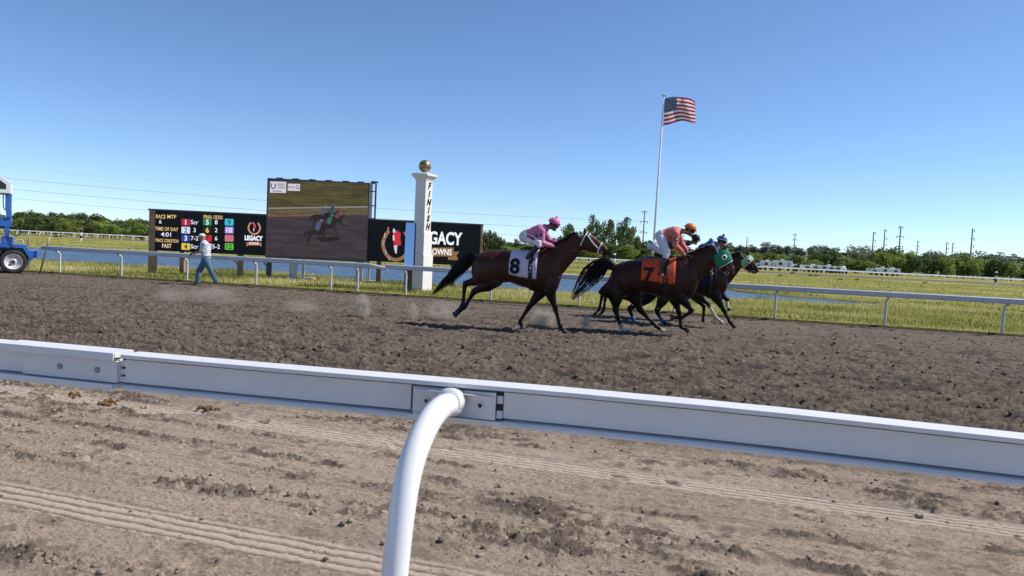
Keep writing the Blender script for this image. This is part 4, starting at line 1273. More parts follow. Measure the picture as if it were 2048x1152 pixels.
for (a, b_, t, st, lb) in ((1506, 1523, 526, 'van', 'low white camper at the end of the caravan row by the leading horse'), (1523, 1547, 521.5, 'home', 'tall white motor home with dark windows next to the low camper'), (1549, 1582, 520.5, 'home', 'longest and tallest white motor home of the caravan row'),
                          (1583, 1592, 528, 'van', 'tiny white camper tucked against the longest motor home'), (1603, 1619, 529.5, 'van', 'white caravan beginning the low row past the longest motor home'), (1620, 1635, 530, 'cara', 'second white caravan of the low row past the longest motor home'),
                          (1636, 1653, 530, 'van', 'third white caravan of the low row past the longest motor home'), (1654, 1664, 531.5, 'cara', 'small white caravan in the middle of the low row'), (1665, 1679, 532, 'van', 'white caravan parked beside the rounded white tank'),
                          (1680, 1693, 531, 'tank', 'rounded white tank trailer ending the caravan row'), (1736, 1754, 537, 'van', 'white caravan with big front window under the light green tree'), (1755, 1776, 535.5, 'cara', 'white caravan in the middle of three under the light green tree'), (1777, 1796, 537, 'cara', 'white caravan last of three beside the tall bushes')):
    caravan(a, b_, t, lb, st)

# ================================================================== STARTING GATE TRUCK
M_BLUE = mat('blue_truck_paint', (.035, .15, .50), .38, coat=.3, noise=(3, .15)); M_BLUED = mat('dark_blue_paint', (.02, .05, .16), .5)
M_CANW = mat('canopy_white', (.80, .80, .79), .5); M_MESH = mat('tinted_canopy_window', (.03, .035, .04), .35)
M_TYRE = mat('tyre_rubber', (.05, .048, .046), .85, noise=(12, .3)); M_RIM = mat('painted_rim', (.72, .71, .69), .4, .2, noise=(10, .15))
TY = 19.7
tw = at_y(30, 545, TY); tw.x -= .08
tk = empty('starting_gate_truck', (tw.x, TY, .0), R(47))
tag(tk, 'bright blue starting gate truck with white roofed platform parked by the inner rail', 'truck')
def wheel(x, y0):
    t = MB().lathe([(.26, -.05), (.272, -.12), (.36, -.135), (.405, -.10), (.415, 0), (.405, .10), (.36, .135), (.272, .12), (.26, .05)], (x, y0, .415), 'y', 32).build('wheel', M_TYRE, tk, True)
    MB().lathe([(.275, -.10), (.268, -.135), (.25, -.11), (.20, -.075), (.11, -.075), (.10, -.11), (.05, -.115), (.0, -.115)], (x, y0, .415), 'y', 32).build('rim', M_RIM, t, True)
    for k in range(5):
        a = k * 2 * math.pi / 5 + .4
        MB().lathe([(.034, -.086), (.034, -.082), (0, -.082)], (x + .205 * math.cos(a), y0 - .002, .415 + .205 * math.sin(a)), 'y', 10).build('rim_hole', M_DARKGAP, t)
    for k in range(8):
        a = k * 2 * math.pi / 8
        MB().lathe([(.014, -.076), (.014, -.10), (0, -.102)], (x + .135 * math.cos(a), y0, .415 + .135 * math.sin(a)), 'y', 6).build('wheel_nut', M_BOLT, t)
    MB().lathe([(.06, -.116), (.055, -.15), (0, -.155)], (x, y0, .415), 'y', 14).build('hub', M_DARKGAP, t, True)
wheel(0, .14); wheel(-3.1, .14); wheel(0, 1.72); wheel(-3.1, 1.72)
P_ = lambda poly, y0, y1, nm, mt, bev=.008: MB().prism(poly, y0, y1, 'y').build(nm, mt, tk, bevel=bev)
P_([(-.46, 1.02), (.34, 1.02), (.56, .60), (.55, .50), (.47, .53), (.26, .90), (-.42, .90), (-.46, .86)], 0., .45, 'fender', M_BLUE)
P_([(-.44, .898), (.25, .898), (.45, .54), (.40, .50), (.18, .82), (-.30, .82), (-.44, .5)], .05, .44, 'wheel_well', M_DARKGAP, 0)
MB().box(.46, .70, .02, 1.85, .56, .82).build('bumper', M_BLUE, tk, bevel=.02)
P_([(.43, .50), (.52, .53), (.44, .14), (.40, .14)], .02, .3, 'mud_flap', mat('mud_flap_rubber', (.18, .19, .22), .8), 0)
MB().box(-3.9, .40, .46, 1.42, .48, .80).build('chassis', M_BLUED, tk)
MB().box(-.36, -.02, .12, 1.5, 1.023, 1.27).build('engine_cover', M_BLUE, tk, bevel=.02)
MB().box(-.50, -.08, .1, 1.6, 1.62, 1.93).build('cross_beam', M_BLUE, tk, bevel=.015)
MB().box(-.26, -.13, .1, .26, 1.272, 1.618).build('strut', M_BLUE, tk)
MB().box(-.22, -.06, .05, .24, 1.932, 2.16).build('column_foot', M_BLUE, tk, bevel=.01)
MB().box(-.245, -.11, .06, .22, 2.163, 2.76).build('column', M_BLUE, tk)
MB().box(-.245, -.11, 1.5, 1.66, 1.932, 2.76).build('column', M_BLUE, tk)
MB().box(-3.7, -3.55, .06, .22, .8, 2.76).build('column', M_BLUE, tk); MB().box(-3.7, -3.55, 1.5, 1.66, .8, 2.76).build('column', M_BLUE, tk)
MB().tube(smooth_path([(-.30, .09, 2.76), (-.30, .07, 2.4), (-.28, .07, 2.25), (-.19, .045, 2.12)], 5), .016, 8).build('conduit', M_STEEL, tk, True)
# canopy
roof = [(-3.95, 2.765), (-.09, 2.765), (-.09, 3.12), (-.55, 3.48), (-2.0, 3.62), (-3.4, 3.48), (-3.95, 3.12)]
rf = P_(roof, .0, 1.8, 'canopy', M_CANW, .01)
for nm, poly in (('canopy_window', [(-1.9, 2.91), (-.22, 2.91), (-.22, 3.06), (-.60, 3.36), (-1.9, 3.46)]), ('canopy_window', [(-3.8, 2.91), (-2.05, 2.91), (-2.05, 3.46), (-3.35, 3.36), (-3.8, 3.06)])):
    MB().prism(poly, -.012, -.003, 'y').build(nm, M_MESH, rf)
# cage of dark bars, platform, hoses, hand rail
for x in (-.40, -.47, -.9, -1.4, -1.9, -2.4, -2.9):
    MB().box(x - .02, x + .02, -.05, -.01, .75, 2.1).build('cage_bar', M_STEEL, tk)
MB().box(-3.4, -.38, -.06, -.005, 2.102, 2.14).build('cage_top', M_STEEL, tk)
MB().box(-3.6, -.52, .1, 1.6, .803, 1.6).build('gate_machinery', M_BLUED, tk, bevel=.03)
MB().box(-3.5, -.52, .02, .09, 1.66, 1.9).build('side_beam', M_BLUE, tk)
MB().tube(smooth_path([(-.07, .2, 1.80), (-.04, .1, 1.62), (.10, .0, 1.62), (.20, 0, 1.45), (.10, .02, 1.33), (-.05, .05, 1.40), (-.12, .1, 1.50)], 6), .017, 8).build('hose', M_BLACKRUB, tk, True)
MB().tube(smooth_path([(-.36, .02, 1.40), (-.2, -.01, 1.2), (-.03, -.02, 1.0), (.02, -.02, .88)], 5), .012, 6).build('cable', M_BLACKRUB, tk, True)
MB().tube(smooth_path([(-.01, .15, 1.14), (.20, .15, 1.18), (.27, .15, 1.14), (.28, .15, 1.02)], 4), .016, 8).build('hand_rail', M_ALUP, tk, True)

# ---- wooden poles leaning on the inner rail
M_HAND = mat('ash_handle', (.55, .42, .27), .7, noise=(8, .25)); M_HSHADE = mat('handle_shade', (.07, .06, .055), .8)
def handle(a, b_, split, label):
    a, b_ = Vector(a), Vector(b_)
    root = empty('leaning_pole', tuple(a)); tag(root, label, 'pole', None)
    d = b_ - a
    MB().tube([d * 0, d * split], .022, 8).build('shaded_shaft', M_HSHADE, root, True)  # plain handle in two colours, its shaded lower part painted dark
    MB().tube([d * (split + .002), d], .022, 8).build('shaft', M_HAND, root, True)
pa, pb_ = at_y(79.3, 538.6, 20.15), at_y(99.3, 474.6, 20.34)
pa.z = .02
handle(pa, pb_, .66, 'long wooden pole with painted lower shade leaning against the inner rail next to the truck bumper')
pa, pb_ = at_y(52, 503, 20.85), at_y(58.6, 473.7, 20.52); dd = (pb_ - pa); pa = pb_ - dd * ((pb_.z - .1) / dd.z)
handle(pa, pb_, .2, 'pale wooden pole standing behind the inner rail close to the truck')
# ================================================================== HORSES
def c1(x, y): return 840 + x / 4.43, 420 + y / 4.43
def c2(x, y): return 1120 + x / 4.267, 420 + y / 4.267
def cL(x, y): return 1180 + x / 6.4, 560 + y / 6.4
def coat(name, body, dark, zlo=.50, zhi=.95, dk_front=None):
    """bay coat: brown body with black points on the legs"""
    M, nt, b = node_mat(name)
    tc = N(nt, 'ShaderNodeTexCoord').outputs['Object']
    sp = N(nt, 'ShaderNodeSeparateXYZ'); nt.links.new(tc, sp.inputs[0])
    mr_ = N(nt, 'ShaderNodeMapRange'); mr_.inputs[1].default_value = zlo; mr_.inputs[2].default_value = zhi; mr_.interpolation_type = 'SMOOTHSTEP'
    ad = N(nt, 'ShaderNodeMath', operation='ADD'); nt.links.new(sp.outputs[2], ad.inputs[0])
    ml = N(nt, 'ShaderNodeMath', operation='MULTIPLY'); ml.inputs[1].default_value = .22
    nt.links.new(nz(nt, 4, 4, .6, tc, .3, .7), ml.inputs[0]); nt.links.new(ml.outputs[0], ad.inputs[1])
    nt.links.new(ad.outputs[0], mr_.inputs[0])
    bodyc = mixc(nt, nz(nt, 5, 5, .6, tc, .3, .7), tuple(c * .75 for c in body), body)
    c = mixc(nt, mr_.outputs[0], dark, bodyc)
    nt.links.new(c, b.inputs['Base Color'])
    b.inputs['Roughness'].default_value = .42; b.inputs['Specular IOR Level'].default_value = .22
    b.inputs['Sheen Weight'].default_value = .0
    bp = N(nt, 'ShaderNodeBump'); bp.inputs['Strength'].default_value = .12; bp.inputs['Distance'].default_value = .01
    mp = N(nt, 'ShaderNodeMapping'); mp.inputs['Scale'].default_value = (20, 60, 120); nt.links.new(tc, mp.inputs['Vector'])
    nt.links.new(nz(nt, 1., 3, .6, mp.outputs[0]), bp.inputs['Height'])
    bm2 = N(nt, 'ShaderNodeBump'); bm2.inputs['Strength'].default_value = .55; bm2.inputs['Distance'].default_value = .07
    mp2_ = N(nt, 'ShaderNodeMapping'); mp2_.inputs['Scale'].default_value = (1.4, 1, .8); mp2_.inputs['Rotation'].default_value = (0, .5, 0); nt.links.new(tc, mp2_.inputs['Vector'])
    nt.links.new(nz(nt, 5.5, 2, .45, mp2_.outputs[0]), bm2.inputs['Height']); nt.links.new(bp.outputs[0], bm2.inputs['Normal'])
    nt.links.new(bm2.outputs[0], b.inputs['Normal'])
    return M
M_HAIR = mat('black_horse_hair', (.006, .005, .005), .45, spec=.3)
M_HOOF = mat('hoof_horn', (.06, .05, .045), .6, noise=(12, .4)); M_SOCK = mat('white_sock_hair', (.62, .55, .48), .85, noise=(15, .25)); M_HOOFL = mat('pale_hoof', (.50, .44, .38), .6, noise=(12, .3))
M_LEATH = mat('bridle_leather', (.16, .055, .03), .5); M_BRIW = mat('white_bridle_strap', (.78, .76, .74), .5)
M_BLKSTR = mat('black_strap', (.012, .012, .013), .55); M_EYE = mat('dark_eye', (.01, .008, .006), .1)
M_BIT = mat('bit_steel', (.6, .6, .6), .25, 1.)

class Horse:
    def __init__(s, name, label, Y, ox, body, dark, **kw):
        s.Y = Y
        s.root = empty('racehorse', (ox, Y, 0.)); tag(s.root, label, 'horse', 'racehorses galloping past the finish')
        s.ox = ox
        s.mat = coat(name, body, dark, **kw)
        s.mb = MB()
    def L(s, pt, conv, y=0.):
        p = at_y(*conv(*pt), s.Y + y)
        return Vector((p.x - s.ox, y, p.z))
    # trunk from side stations (x, top, bottom) and half widths
    def trunk_from(s, st, conv, dz=0.):
        s.st = []
        for (x, a, b_, w_) in st:
            pa, pb = s.L((x, a), conv), s.L((x, b_), conv)
            s.st.append(((pa.x + pb.x) / 2, pa.z + dz, pb.z + dz, w_))
        s.loft()
    def loft(s):
        seg = 28; v, f = [], []
        n = len(s.st)
        for (x, zt, zb, w_) in s.st:
            c, h = (zt + zb) / 2, (zt - zb) / 2
            for k in range(seg):
                a = 2 * math.pi * k / seg
                ca, sa = math.cos(a), math.sin(a)
                e = .88
                wy = w_ * (1.0 if sa < 0 else (1 - .16 * sa * sa))
                v.append((x, wy * math.copysign(abs(ca) ** e, ca), c + h * math.copysign(abs(sa) ** e, sa)))
        for i in range(n - 1):
            for k in range(seg):
                k2 = (k + 1) % seg
                f.append((i * seg + k, i * seg + k2, (i + 1) * seg + k2, (i + 1) * seg + k))
        f.append(tuple(range(seg))[::-1]); f.append(tuple((n - 1) * seg + k for k in range(seg)))
        s.mb.add(v, f)
    def sect(s, x):
        st = s.st
        for i in range(len(st) - 1):
            if st[i][0] <= x <= st[i + 1][0]:
                t = (x - st[i][0]) / (st[i + 1][0] - st[i][0])
                return tuple(st[i][k] + (st[i + 1][k] - st[i][k]) * t for k in (1, 2, 3))
        q = st[0] if x < st[0][0] else st[-1]
        return q[1:]
    def surf(s, x, a, off=.02):
        zt, zb, w_ = s.sect(x); c, h = (zt + zb) / 2, (zt - zb) / 2
        ca, sa = math.cos(a), math.sin(a); e = .88
        wy = w_ * (1.0 if sa < 0 else (1 - .16 * sa * sa))
        y, z = wy * math.copysign(abs(ca) ** e, ca), h * math.copysign(abs(sa) ** e, sa)
        l = math.hypot(y, z) or 1
        return Vector((x, y * (1 + off / l), c + z * (1 + off / l)))
    def surf_y(s, x, z, off=.02):
        best = None
        for i in range(60):
            a = R(100 + 170 * i / 59)
            p = s.surf(x, a, off)
            if best is None or abs(p.z - z) < abs(best.z - z): best = p
        return best.y
    def chain(s, pts, rads, conv=None):
        P = [s.L(p, conv) if conv else Vector(p) for p in pts]
        s.mb.tube(P, rads, 18, side=(0, 1, 0))
        return P
    def leg(s, kind, pts, y, hoof='dark', sock=None, conv=None, wrap=None, dz=0.):
        """pts: five joints from hip/shoulder to the toe of the hoof"""
        P = [s.L(p, conv, y) for p in pts]
        for p in P: p.z += dz
        a, b_, c, d, e = P
        mid = lambda p, q, t: p.lerp(q, t)
        if kind == 'hind':
            seq = [(a, .15, .20), (mid(a, b_, .5), .13, .19), (b_, .105, .15), (mid(b_, c, .35), .085, .115), (mid(b_, c, .72), .052, .066), (c, .043, .060), (mid(c, d, .16), .036, .047), (mid(c, d, .5), .027, .034), (mid(c, d, .86), .029, .036), (d, .037, .044), (mid(d, e, .38), .030, .034), (mid(d, e, .6), .034, .038)]
        else:
            seq = [(a, .10, .15), (mid(a, b_, .6), .10, .135), (b_, .082, .11), (mid(b_, c, .4), .058, .076), (mid(b_, c, .8), .041, .048), (c, .043, .050), (mid(c, d, .14), .034, .040), (mid(c, d, .5), .026, .032), (mid(c, d, .86), .028, .034), (d, .036, .042), (mid(d, e, .38), .029, .033), (mid(d, e, .6), .033, .037)]
        inner = y * .55
        pts_ = [q[0].copy() for q in seq]
        for i, p in enumerate(pts_):
            if i < 2: p.y = y * (.8 if i == 0 else .95)
        s.mb.tube(pts_, [(q[1] * 1.12, q[2] * 1.2) for q in seq], 16, side=(0, 1, 0))
        # hoof
        d0 = mid(d, e, .55); dr = (e - d)
        drn = dr.normalized()
        # sole line: hoof spreads towards the toe
        hm = MB().tube([d0, mid(d, e, .8), e + drn * .012], [(.040, .040), (.050, .054), (.058, .066)], 14, side=(0, 1, 0))
        hm.build('hoof', {'dark': M_HOOF, 'pale': M_HOOFL}[hoof], s.root, True)
        if sock:
            q0 = mid(c, d, sock)
            MB().tube([q0, mid(q0, d, .6), d, mid(d, e, .4), mid(d, e, .62)], [(.033, .039), (.034, .041), (.043, .050), (.037, .042), (.041, .045)], 14, side=(0, 1, 0)).build('white_sock', M_SOCK, s.root, True)
        if wrap:
            MB().tube([mid(c, d, .55), mid(c, d, .8), d, mid(d, e, .25)], [(.036, .042), (.040, .046), (.046, .054), (.042, .046)], 14, side=(0, 1, 0)).build('leg_bandage', wrap, s.root, True)
        return P
    def neck(s, pts, conv, lat):
        P = [s.L((x, y), conv) for x, y, r_ in pts]
        k = s.scale(conv)
        s.mb.tube(P, [(l, r_ / k) for (x, y, r_), l in zip(pts, lat)], 18, side=(0, 1, 0))
        s.neckP = P; s.neckR = [r_ / k for x, y, r_ in pts]
    def scale(s, conv):
        a, b_ = s.L((900, 500), conv), s.L((1100, 500), conv)
        return 200 / (b_ - a).length
    def head(s, pts, conv, lat, ears=True, ear_t=(0, .2)):
        P = [s.L((x, y), conv) for x, y, r_ in pts]
        k = s.scale(conv)
        s.headP, s.headR, s.headL = P, [p[2] / k for p in pts], lat
        s.mb.tube(P, [(l, r_) for r_, l in zip(s.headR, lat)], 18, side=(0, 1, 0))
        ax = (P[-1] - P[0]).normalized()
        up = Vector((-ax.z, 0, ax.x)) if ax.x > 0 else Vector((ax.z, 0, -ax.x))
        if up.z < 0: up = -up
        s.ax, s.upv = ax, up
        # brow ridge, cheek, nostril swelling
        for sy in (-1, 1):
            s.mb.ball(P[1] + up * s.headR[1] * .45 + Vector((0, sy * lat[1] * .72, 0)), .034)
            s.mb.ball(P[1] - up * s.headR[1] * .35 + Vector((0, sy * lat[1] * .55, 0)), (.085, .035, .085))
            s.mb.ball(P[-2] + up * s.headR[-2] * .2 + ax * .02 + Vector((0, sy * lat[-2] * .7, 0)), .030)
    def finish_body(s, voxel=.016):
        s.body = s.mb.fuse('body', s.mat, s.root, voxel, 5, .5)
        P, Rr, lat, ax, up = s.headP, s.headR, s.headL, s.ax, s.upv
        for sy in (-1, 1):
            b0 = P[0] + up * Rr[0] * .72 + Vector((0, sy * .045, 0)) + ax * .02
            ed = (Vector((-.22, sy * .14, 1.)) + up * .3).normalized(); tip = b0 + ed * .125
            MB().tube([b0 - ed * .04, b0 + ed * .02, b0 + ed * .07, tip], [(.020, .032), (.026, .040), (.020, .031), (.003, .004)], 10, side=(0, 1, 0)).build('ear', s.mat, s.root, True)
            MB().ball(P[1] + up * Rr[1] * .40 + Vector((0, sy * (lat[1] * .72 + .024), 0)), (.021, .014, .019)).build('eye', M_EYE, s.root, True)
            MB().ball(P[-2] + up * Rr[-2] * .25 + ax * .035 + Vector((0, sy * (lat[-2] * .7 + .024), 0)), (.016, .008, .011)).build('nostril', M_EYE, s.root, True)
    def mane(s, seed=1, length=.17):
        g = random.Random(seed); mb = MB()
        P, Rr = s.neckP, s.neckR
        n = 90
        for i in range(n):
            t = i / (n - 1) * (len(P) - 1); k = min(int(t), len(P) - 2); u = t - k
            p = P[k].lerp(P[k + 1], u); r_ = Rr[k] + (Rr[k + 1] - Rr[k]) * u
            tg = (P[k + 1] - P[k]).normalized(); nrm = Vector((-tg.z, 0, tg.x))
            if nrm.z < 0: nrm = -nrm
            b0 = p + nrm * (r_ * .93) + Vector((0, g.uniform(-.02, .02), 0))
            l = length * g.uniform(.5, 1.15)
            sd_ = g.choice((-1, -1, 1))
            m1 = b0 + nrm * .035 - tg * l * .35 + Vector((0, sd_ * .03, 0))
            m2 = b0 + nrm * g.uniform(-.03, .03) - tg * l * .9 + Vector((0, sd_ * g.uniform(.04, .08), -.04))
            mb.tube([b0 - nrm * .02, m1, m2], [.016, .013, .002], 4)
        o = mb.build('mane', M_HAIR, s.root); o['kind'] = 'stuff'
    def tail(s, pts, conv, wid, seed=1, n=110, spread=1.):
        g = random.Random(seed); mb = MB()
        C = smooth_path([s.L(p, conv) for p in pts], 3); m_ = len(C)
        k = s.scale(conv)
        W_ = np.interp(np.linspace(0, 1, m_), np.linspace(0, 1, len(wid)), [w_ / k for w_ in wid])
        for i in range(n):
            a = g.gauss(0, .55); c = g.gauss(0, .5); end = g.uniform(.62, 1.0) if i > 20 else 1.0
            pts_ = []
            nn = max(3, int(m_ * end))
            for j in range(nn):
                tg = (C[min(j + 1, m_ - 1)] - C[max(j - 1, 0)]).normalized(); nr = Vector((-tg.z, 0, tg.x))
                wv = .25 * math.sin(j * .5 + i) * W_[j] * .5
                pts_.append(C[j] + nr * (max(-1, min(1, a)) * W_[j] + wv) + Vector((0, max(-1, min(1, c)) * W_[j] * .8, 0)))
            rr = [.012 * (1 - .85 * j / (nn - 1)) + .001 for j in range(nn)]
            mb.tube(pts_, rr, 4, cap=False)
        # dock core
        mb.tube(C[:m_ // 2], [max(.02, W_[j] * .75) * (1 - j / (m_ / 2)) + .01 for j in range(m_ // 2)], 8)
        o = mb.build('tail', M_HAIR, s.root, True); o['kind'] = 'stuff'
    def cloth(s, x0, x1, amin, amax, material, name='saddle_cloth', off=.026, skew=0., n=14, m_=26):
        V, F_ = [], []
        for i in range(n + 1):
            x = x0 + (x1 - x0) * i / n
            for j in range(m_ + 1):
                a = R(amin + (amax - amin) * j / m_)
                xx = x + skew * max(0, -math.sin(a))
                V.append(s.surf(xx, a, off + .006 * math.sin(i * 1.7 + j * .9)))
        nn = len(V)
        for i in range(n):
            for j in range(m_): F_.append((i * (m_ + 1) + j, (i + 1) * (m_ + 1) + j, (i + 1) * (m_ + 1) + j + 1, i * (m_ + 1) + j + 1))
        o = MB().add(V, F_).build(name, material, s.root, True)
        sm = o.modifiers.new('thickness', 'SOLIDIFY'); sm.thickness = .006; sm.offset = -1
        return o
    def number(s, txt, size, cx, cz, material, parent, bold=.01, off=.040, rot=0.):
        o = text_obj('number', txt, size, material, s.root, (0, 0, 0), bold=bold, depth=.001)
        me = o.data
        bmx = bmesh.new(); bmx.from_mesh(me)
        bmesh.ops.triangulate(bmx, faces=bmx.faces)
        bmesh.ops.subdivide_edges(bmx, edges=[e for e in bmx.edges if e.calc_length() > .05], cuts=3)
        xs = [v.co.x for v in bmx.verts]; zs = [v.co.z for v in bmx.verts]
        mx, mz = (max(xs) + min(xs)) / 2, (max(zs) + min(zs)) / 2
        for v in bmx.verts:
            x, z = v.co.x - mx, v.co.z - mz
            x, z = x * math.cos(rot) - z * math.sin(rot) + cx, x * math.sin(rot) + z * math.cos(rot) + cz
            v.co = Vector((x, s.surf_y(x, z, off), z))
        bmx.to_mesh(me); bmx.free()
        o.parent = parent
        return o
    def girth(s, x, w_, material=M_BLKSTR, off=.024, name='girth'):
        V, F_ = [], []; m_ = 40
        for i, xx in enumerate((x - w_ / 2, x + w_ / 2)):
            for j in range(m_): V.append(s.surf(xx, 2 * math.pi * j / m_, off))
        F_ = [(j, (j + 1) % m_, (j + 1) % m_ + m_, j + m_) for j in range(m_)]
        o = MB().add(V, F_).build(name, material, s.root, True)
        sm = o.modifiers.new('thickness', 'SOLIDIFY'); sm.thickness = .008; sm.offset = 1
        return o
    def head_pt(s, t, ang, off=.008):
        """point on the head: t along its stations, ang round its axis (0 = near side, 90 = top)"""
        k = min(int(t), len(s.headP) - 2); u = t - k
        p = s.headP[k].lerp(s.headP[k + 1], u)
        r_ = s.headR[k] + (s.headR[k + 1] - s.headR[k]) * u; l = s.headL[k] + (s.headL[k + 1] - s.headL[k]) * u
        return p + Vector((0, -math.cos(R(ang)) * (l + off + .006), 0)) + s.upv * math.sin(R(ang)) * (r_ + off)
    def strap(s, pts, material, w_=.011, name='bridle_strap', parent=None):
        return MB().tube(pts, [(w_ * .45, w_)] * len(pts), 6, side=(0, 1, 0)).build(name, material, parent or s.root, True)
    def bridle(s, material, nose=None, parent_name='bridle'):
        nose = nose or material
        r_ = lambda t, a0, a1, n=14: [s.head_pt(t + .0, a0 + (a1 - a0) * i / n) for i in range(n + 1)]
        mb = MB()
        for q in (-1,): pass
        mb.tube(r_(3.1, -180, 180, 20), [(.008, .013)] * 21, 6, cap=False)
        o = mb.build('noseband', nose, s.root, True)
        cheek = [s.head_pt(3.1 - 2.6 * i / 8, -8 + 52 * i / 8) for i in range(9)] + [s.head_pt(.35, 90 - 30)]
        s.strap(cheek, material, .013, 'cheek_strap')
        cheek2 = [s.head_pt(3.1 - 2.6 * i / 8, 180 + 8 - 52 * i / 8) for i in range(9)]
        s.strap(cheek2, material, .013, 'cheek_strap')
        s.strap([s.head_pt(.35, a) for a in range(-40, 221, 20)], material, .012, 'throat_lash')
        s.strap([s.head_pt(.95, a) for a in range(30, 151, 15)], material, .012, 'brow_band')
        bit = s.head_pt(3.55, -38, .012)
        MB().tube([bit + Vector((.034 * math.cos(a), -.004, .034 * math.sin(a))) for a in np.linspace(0, 6.283, 15)], .006, 6, cap=False).build('bit_ring', M_BIT, s.root, True)
        s.bit = bit
    def rein(s, to, material=M_LEATH, sag=.03):
        a, b_ = s.bit, Vector(to)
        pts = [a.lerp(b_, i / 10) - Vector((0, 0, 4 * sag * (i / 10) * (1 - i / 10))) for i in range(11)]
        s.strap(pts, material, .011, 'rein')
        a2 = Vector((a.x, -a.y, a.z)); b2 = Vector((b_.x, -b_.y * .4, b_.z))
        s.strap([a2.lerp(b2, i / 10) - Vector((0, 0, 4 * sag * (i / 10) * (1 - i / 10))) for i in range(11)], material, .011, 'rein')

HEADL = [.088, .092, .078, .060, .052, .034]
# ---------------------------------------------------------------- horse 8
H8 = Horse('bay_coat_eight', 'dark bay racehorse with white bridle and lavender saddle cloth numbered 8', 14.1, -3.0, (.055, .0165, .0075), (.004, .0035, .003), zlo=.80, zhi=1.25)
T8 = [(462, 465, 565, .05), (476, 425, 615, .13), (505, 398, 655, .20), (560, 366, 690, .265), (640, 351, 695, .295), (720, 356, 650, .285), (800, 367, 640, .275), (900, 371, 676, .295), (1000, 360, 702, .30), (1080, 346, 716, .27), (1150, 332, 722, .235), (1205, 340, 700, .20), (1240, 372, 655, .15), (1258, 430, 600, .07)]
H8.trunk_from(T8, c1)
H8.neck([(1130, 470, 150), (1190, 452, 138), (1245, 405, 118), (1315, 348, 101), (1385, 290, 85), (1432, 258, 74)], c1, [.17, .15, .125, .105, .092, .085])
H8.head([(1432, 262, 76), (1478, 283, 80), (1530, 308, 64), (1586, 336, 49), (1632, 358, 41), (1658, 366, 24)], c1, HEADL)
H8.leg('hind', [(585, 500), (655, 640), (478, 722), (398, 858), (306, 930)], -.13, conv=c1)
H8.leg('hind', [(560, 500), (590, 600), (398, 655), (382, 830), (335, 905)], .15, conv=c1)
H8.leg('fore', [(1110, 600), (1062, 735), (958, 872), (884, 988), (915, 1062)], .13, conv=c1)
H8.leg('fore', [(1170, 590), (1150, 725), (1196, 862), (1238, 1018), (1290, 1092)], -.13, conv=c1)
H8.finish_body()
H8.mane(1, .16)
H8.tail([(500, 408), (450, 425), (390, 478), (310, 565), (215, 650), (115, 745)], c1, [24, 46, 60, 50, 34, 6], 2)
M_LAV = mat('lavender_cloth', (.62, .54, .66), .8, noise=(20, .12)); M_NUM = mat('black_number', (.015, .015, .018), .7)
xa, xb = H8.L((818, 480), c1).x, H8.L((1060, 480), c1).x
cl = H8.cloth(xa, xb, -14, 200, M_LAV)
nc_ = H8.L((870, 495), c1)
H8.number('8', .42, nc_.x, nc_.z, M_NUM, cl, .014)
xg = H8.L((1000, 600), c1).x
gt = H8.girth(xg, .085)
H8.bridle(M_BRIW)

# ---------------------------------------------------------------- horse 7
H7 = Horse('bay_coat_seven', 'dark bay racehorse with green hood and orange saddle cloth numbered 7', 15.1, 0., (.044, .0135, .0065), (.004, .0035, .003), zlo=.80, zhi=1.25)
T7 = [(430, 560, 640, .05), (442, 500, 690, .14), (470, 464, 725, .21), (520, 444, 742, .265), (580, 428, 742, .295), (650, 424, 715, .29), (730, 428, 706, .28), (820, 424, 730, .295), (910, 416, 764, .305), (1000, 402, 772, .275), (1070, 390, 776, .24), (1120, 396, 760, .20), (1155, 430, 715, .15), (1180, 500, 650, .07)]
H7.trunk_from(T7, c2)
H7.neck([(1040, 540, 150), (1100, 510, 142), (1170, 465, 122), (1240, 420, 104), (1300, 388, 92), (1345, 375, 84)], c2, [.17, .15, .125, .108, .095, .088])
H7.head([(1352, 372, 74), (1378, 412, 78), (1408, 462, 64), (1438, 506, 50), (1458, 538, 41), (1468, 556, 24)], c2, HEADL)
H7.leg('hind', [(200, 60), (330, 190), (330, 395), (398, 615), (520, 672)], -.14, 'pale', .82, cL)
H7.leg('hind', [(330, 60), (560, 190), (645, 390), (850, 592), (938, 660)], .13, 'pale', None, cL)
H7.leg('fore', [(1040, 60), (1075, 230), (1138, 410), (1165, 600), (1262, 652)], .12, 'dark', None, cL)
H7.leg('fore', [(1100, 50), (1150, 220), (1312, 392), (1170, 488), (1035, 478)], -.13, 'dark', None, cL)
H7.finish_body()
H7.mane(5, .16)
H7.tail([(462, 485), (400, 462), (330, 495), (255, 560), (190, 640), (105, 760)], c2, [24, 48, 74, 84, 66, 20], 6, 150)
M_ORG = mat('orange_cloth', (.70, .095, .025), .75, noise=(20, .15))
xa, xb = H7.L((700, 520), c2).x, H7.L((985, 520), c2).x
cl = H7.cloth(xa, xb, -6, 189, M_ORG)
nc_ = H7.L((762, 552), c2)
H7.number('7', .42, nc_.x, nc_.z, M_NUM, cl, .014)
xg = H7.L((900, 640), c2).x
H7.girth(xg, .10)
H7.bridle(M_LEATH)
